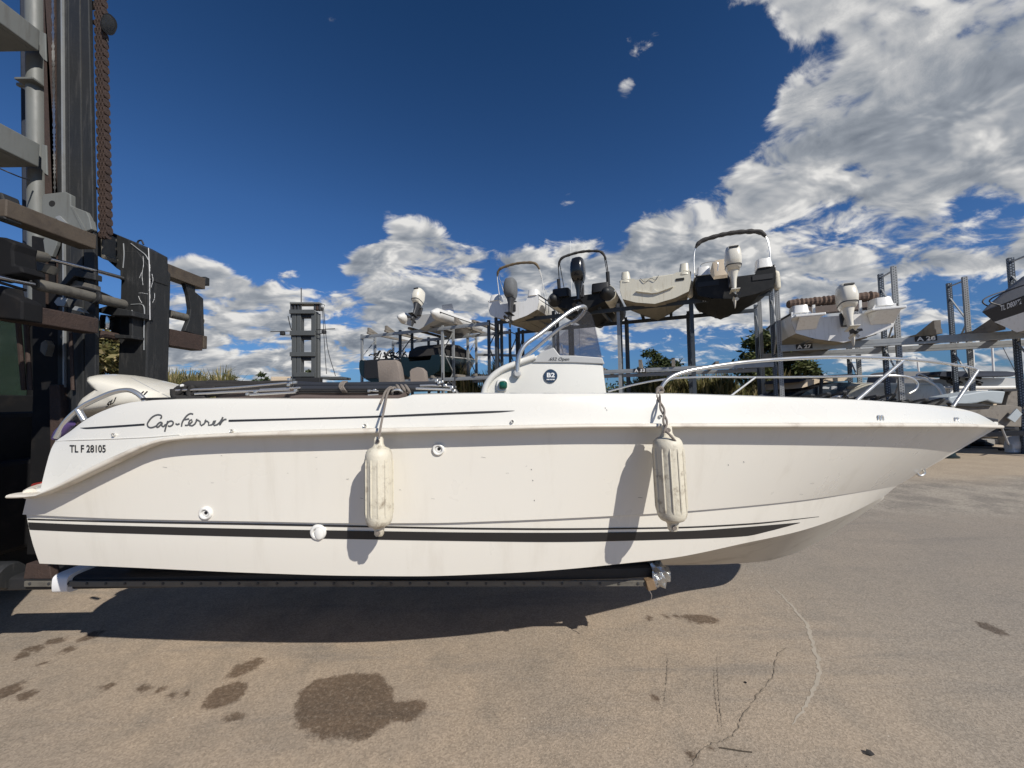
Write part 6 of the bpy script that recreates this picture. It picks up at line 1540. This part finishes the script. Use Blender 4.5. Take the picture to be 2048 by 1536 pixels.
# ------------------------------------------------------------------ plants
def leafcloud(mb, c, rx, ry, rz_, n, sz, rnd, droop=.2, aspect=.35):
    for _ in range(n):
        while True:
            q = V((rnd.uniform(-1, 1), rnd.uniform(-1, 1), rnd.uniform(-1, 1)))
            if q.length < 1: break
        q = q * (.55 + .45 * rnd.random())
        p = V(c) + V((q.x * rx, q.y * ry, q.z * rz_)); d = V((rnd.gauss(0, 1), rnd.gauss(0, 1), rnd.gauss(0, .7) - droop)).normalized(); s = d.cross(V((rnd.gauss(0, 1), rnd.gauss(0, 1), rnd.gauss(0, 1)))).normalized()
        L = sz * rnd.uniform(.6, 1.4); w = L * aspect
        mb.add([p - s * w * .15, p + d * L * .5 - s * w * .5, p + d * L, p + d * L * .5 + s * w * .5], [(0, 1, 2, 3)])
def tree(name, label, x, y, h, rx, m, seed, n=40, leaves=70, sz=.16, trunk=.09, cat='tree', group=None, base=.25):
    rnd = random.Random(seed); t = thing(name, label, cat, (x, y, 0), 0, group)
    tr = MB(); tips = []
    tr.tube(spl([V((x, y, 0)), V((x + rnd.uniform(-.1, .1), y, h * .35)), V((x + rnd.uniform(-.2, .2), y, h * .75))], 10), [trunk * (1 - .07 * i) for i in range(10)], 7)
    for k in range(n):
        z = h * (base + (1 - base) * rnd.random() ** .8); f = math.sin(math.pi * min(1, max(.06, (z / h - base * .6) / (1.05 - base * .6)))) ** .6
        a = rnd.uniform(0, 6.283); r = rx * f * rnd.uniform(.25, 1.0); p = V((x + math.cos(a) * r, y + math.sin(a) * r, z)); tips.append(p)
        s0 = V((x, y, z * .6)); tr.tube(spl([s0, s0.lerp(p, .5) + V((0, 0, .1)), p], 6), [trunk * .35, trunk * .3, trunk * .24, trunk * .18, trunk * .12, trunk * .06], 4)
    tr.build('trunk', 'bark', t, True)
    cr = MB()
    for p in tips:
        k = rnd.uniform(.16, .36) * rx; leafcloud(cr, p, k, k, k * .8, leaves, sz, rnd)
    cr.build('crown', m, t, fixn=False)
    return t
def at(px, py, Y): p = P(px, py, Y); return p.x, p.z
def plant(name, label, px, pyt, Y, wpx, m, seed, **k):
    x, z = at(px, pyt, Y); return tree(name, label, x, Y, z, wpx / 2 / F * Y, m, seed, **k)
plant('willow_bush', 'sunlit willow bush seen between the forklift mast and the fork shank', 226, 672, 8.5, 110, 'reed', 1, n=70, leaves=90, sz=.20, trunk=.04, cat='bush', base=.1)
plant('willow_bush', 'dark bush low behind the forklift cab at the left edge', 20, 640, 10.5, 130, 'leafdark', 2, n=60, leaves=80, sz=.2, trunk=.05, cat='bush', base=.1)
plant('willow_tree', 'bushy green tree left of the perforated rack uprights', 1532, 668, 19, 120, 'leaf', 3, n=80, leaves=80, sz=.26)
plant('willow_tree', 'bushy green tree right of the perforated rack uprights, under the A27 bay', 1592, 690, 18, 80, 'leaf', 4, n=70, leaves=80, sz=.25)
plant('young_tree', 'small tree behind the middle rack right of the windscreen', 1300, 702, 21, 80, 'leafdark', 5, n=46, leaves=60, sz=.24)
plant('young_tree', 'low young tree beyond the rack just right of the first young tree', 1352, 726, 24, 60, 'leafdark', 6, n=26, leaves=50, sz=.24)
plant('bare_shrub', 'thin leafless shrub against the sky above the black cabin boat', 1650, 742, 22, 70, 'leafdark', 7, n=40, leaves=2, sz=.1, trunk=.03, cat='shrub')
plant('bush', 'small green bush below the distant forklift mast', 612, 742, 30, 40, 'leafdark', 8, n=20, leaves=50, sz=.3, cat='bush')
plant('bush', 'dark bush on the skyline left of the distant forklift', 521, 742, 34, 46, 'leafdark', 9, n=24, leaves=60, sz=.3, cat='bush')
plant('bush', 'wispy bush on the skyline beyond the folded bimini', 468, 752, 30, 30, 'leafdark', 10, n=14, leaves=30, sz=.25, cat='bush')
def reeds(label, x0, x1, Y0, Y1, h0, h1, n, seed, m='reed', name='reed_bed', w=.035):
    rnd = random.Random(seed); mb = MB()
    for _ in range(n):
        Y = rnd.uniform(Y0, Y1); xa = P(x0, 800, Y).x; xb = P(x1, 800, Y).x; x = rnd.uniform(xa, xb)
        h = rnd.uniform(h0, h1) * (.75 + .35 * math.sin(x * 1.3 + 1.1 * math.sin(x * .7)) ** 2); a = rnd.uniform(0, 6.283); l = rnd.uniform(.05, .35) * h * .5; d = V((math.cos(a), math.sin(a), 0)); s = V((-d.y, d.x, 0)) * w * rnd.uniform(.6, 1.5) * (Y0 / 14)
        b = V((x, Y, 0)); q1 = b + d * l * .2 + V((0, 0, h * .5)); q2 = b + d * l * .6 + V((0, 0, h * .85)); q3 = b + d * l * 1.2 + V((0, 0, h))
        mb.add([b - s, b + s, q1 + s, q1 - s, q2 + s * .7, q2 - s * .7, q3], [(0, 1, 2, 3), (3, 2, 4, 5), (5, 4, 6)])
        for k in range(3):
            z = rnd.uniform(.35, .92); c = b + d * l * z * z + V((0, 0, h * z)); a2 = rnd.uniform(0, 6.283); e = V((math.cos(a2), math.sin(a2), rnd.uniform(-.2, .9))).normalized() * h * .16
            s2 = e.cross(V((0, 0, 1))).normalized() * w * .7 * (Y0 / 14); mb.add([c - s2, c + s2, c + e], [(0, 1, 2)])
    o = mb.build(name, m, None, fixn=False); o['kind'] = 'stuff'; tag(o, label, 'reeds'); return o
reeds('bed of pale green reeds beyond the stern, right of the fork shank', 330, 462, 13, 16, 2.2, 3.0, 2600, 1)
reeds('bed of dry tan reeds behind the low rack, left of the console', 900, 1060, 18.5, 21, 2.6, 3.6, 1500, 2)
reeds('tall olive reeds behind the middle rack, right of the console', 1180, 1620, 17.5, 20, 2.2, 2.85, 5200, 3)
rnd = random.Random(91); mb = MB()
for k in range(70):
    px = rnd.uniform(1215, 1570); Y = rnd.uniform(20.5, 24); p = P(px, 800, Y); h = rnd.uniform(2.2, 3.1)
    leafcloud(mb, (p.x, Y, h * .55), .75, .6, h * .45, 170, .22, rnd, .1, .5)
o = mb.build('shrub_hedge', 'leaf', None, fixn=False); o['kind'] = 'stuff'; tag(o, 'rounded green shrubs massed behind the reeds and the middle rack', 'shrubs')
rnd = random.Random(92); mb = MB()
for k in range(40):
    px = rnd.uniform(335, 660); Y = rnd.uniform(24, 30); p = P(px, 800, Y); h = rnd.uniform(2.2, 3.3)
    leafcloud(mb, (p.x, Y, h * .5), .9, .6, h * .5, 130, .26, rnd, .1, .5)
o = mb.build('shrub_hedge', 'leafdark', None, fixn=False); o['kind'] = 'stuff'; tag(o, 'low uneven line of dark shrubs beyond the stern and folded bimini', 'shrubs')
# distant scrub closing the horizon
rnd = random.Random(77); mb = MB()
for k in range(260):
    x = -110 + 260 * k / 260 + rnd.uniform(-.6, .6); y = 66 + rnd.uniform(-5, 5) ; h = rnd.uniform(1.6, 3.2) + (1.0 if x > 40 else 0)
    leafcloud(mb, (x, y, h * .5), 1.2, 1.0, h * .55, 46, .8, rnd, .1, .6)
o = mb.build('distant_scrub', 'leafdark', None, fixn=False); o['kind'] = 'stuff'; tag(o, 'low dark line of scrub along the horizon beyond the yard', 'scrub')
# small things on the slab
g = G(1740, 1510)
tag(MB().prism([g + V((-.022, .0, .004)), g + V((-.006, .011, .014)), g + V((.012, .008, .010)), g + V((.018, -.004, .004)), g + V((-.002, -.011, .005))], (0, 0, .004)).build('dead_leaf', 'canvas'), 'curled dark dead leaf on the slab near the bottom right corner', 'leaf')
g = [G(x, y) + V((0, 0, .004)) for x, y in ((1440, 1497), (1460, 1500), (1485, 1504), (1504, 1506))]
tag(MB().tube(spl(g, 14), .0028, 6).build('twig', 'bark'), 'thin dry twig lying on the slab beside the long crack', 'twig')
g = G(1491, 1366)
tag(MB().loft([(g + V((-.006, 0, .004)), V((0, .004, 0)), V((0, 0, .003))), (g + V((0, 0, .004)), V((0, .008, 0)), V((0, 0, .005))), (g + V((.006, 0, .004)), V((0, .004, 0)), V((0, 0, .003)))], 8, 2).build('pebble', 'hole'), 'tiny black pebble on the slab left of the long crack', 'pebble')
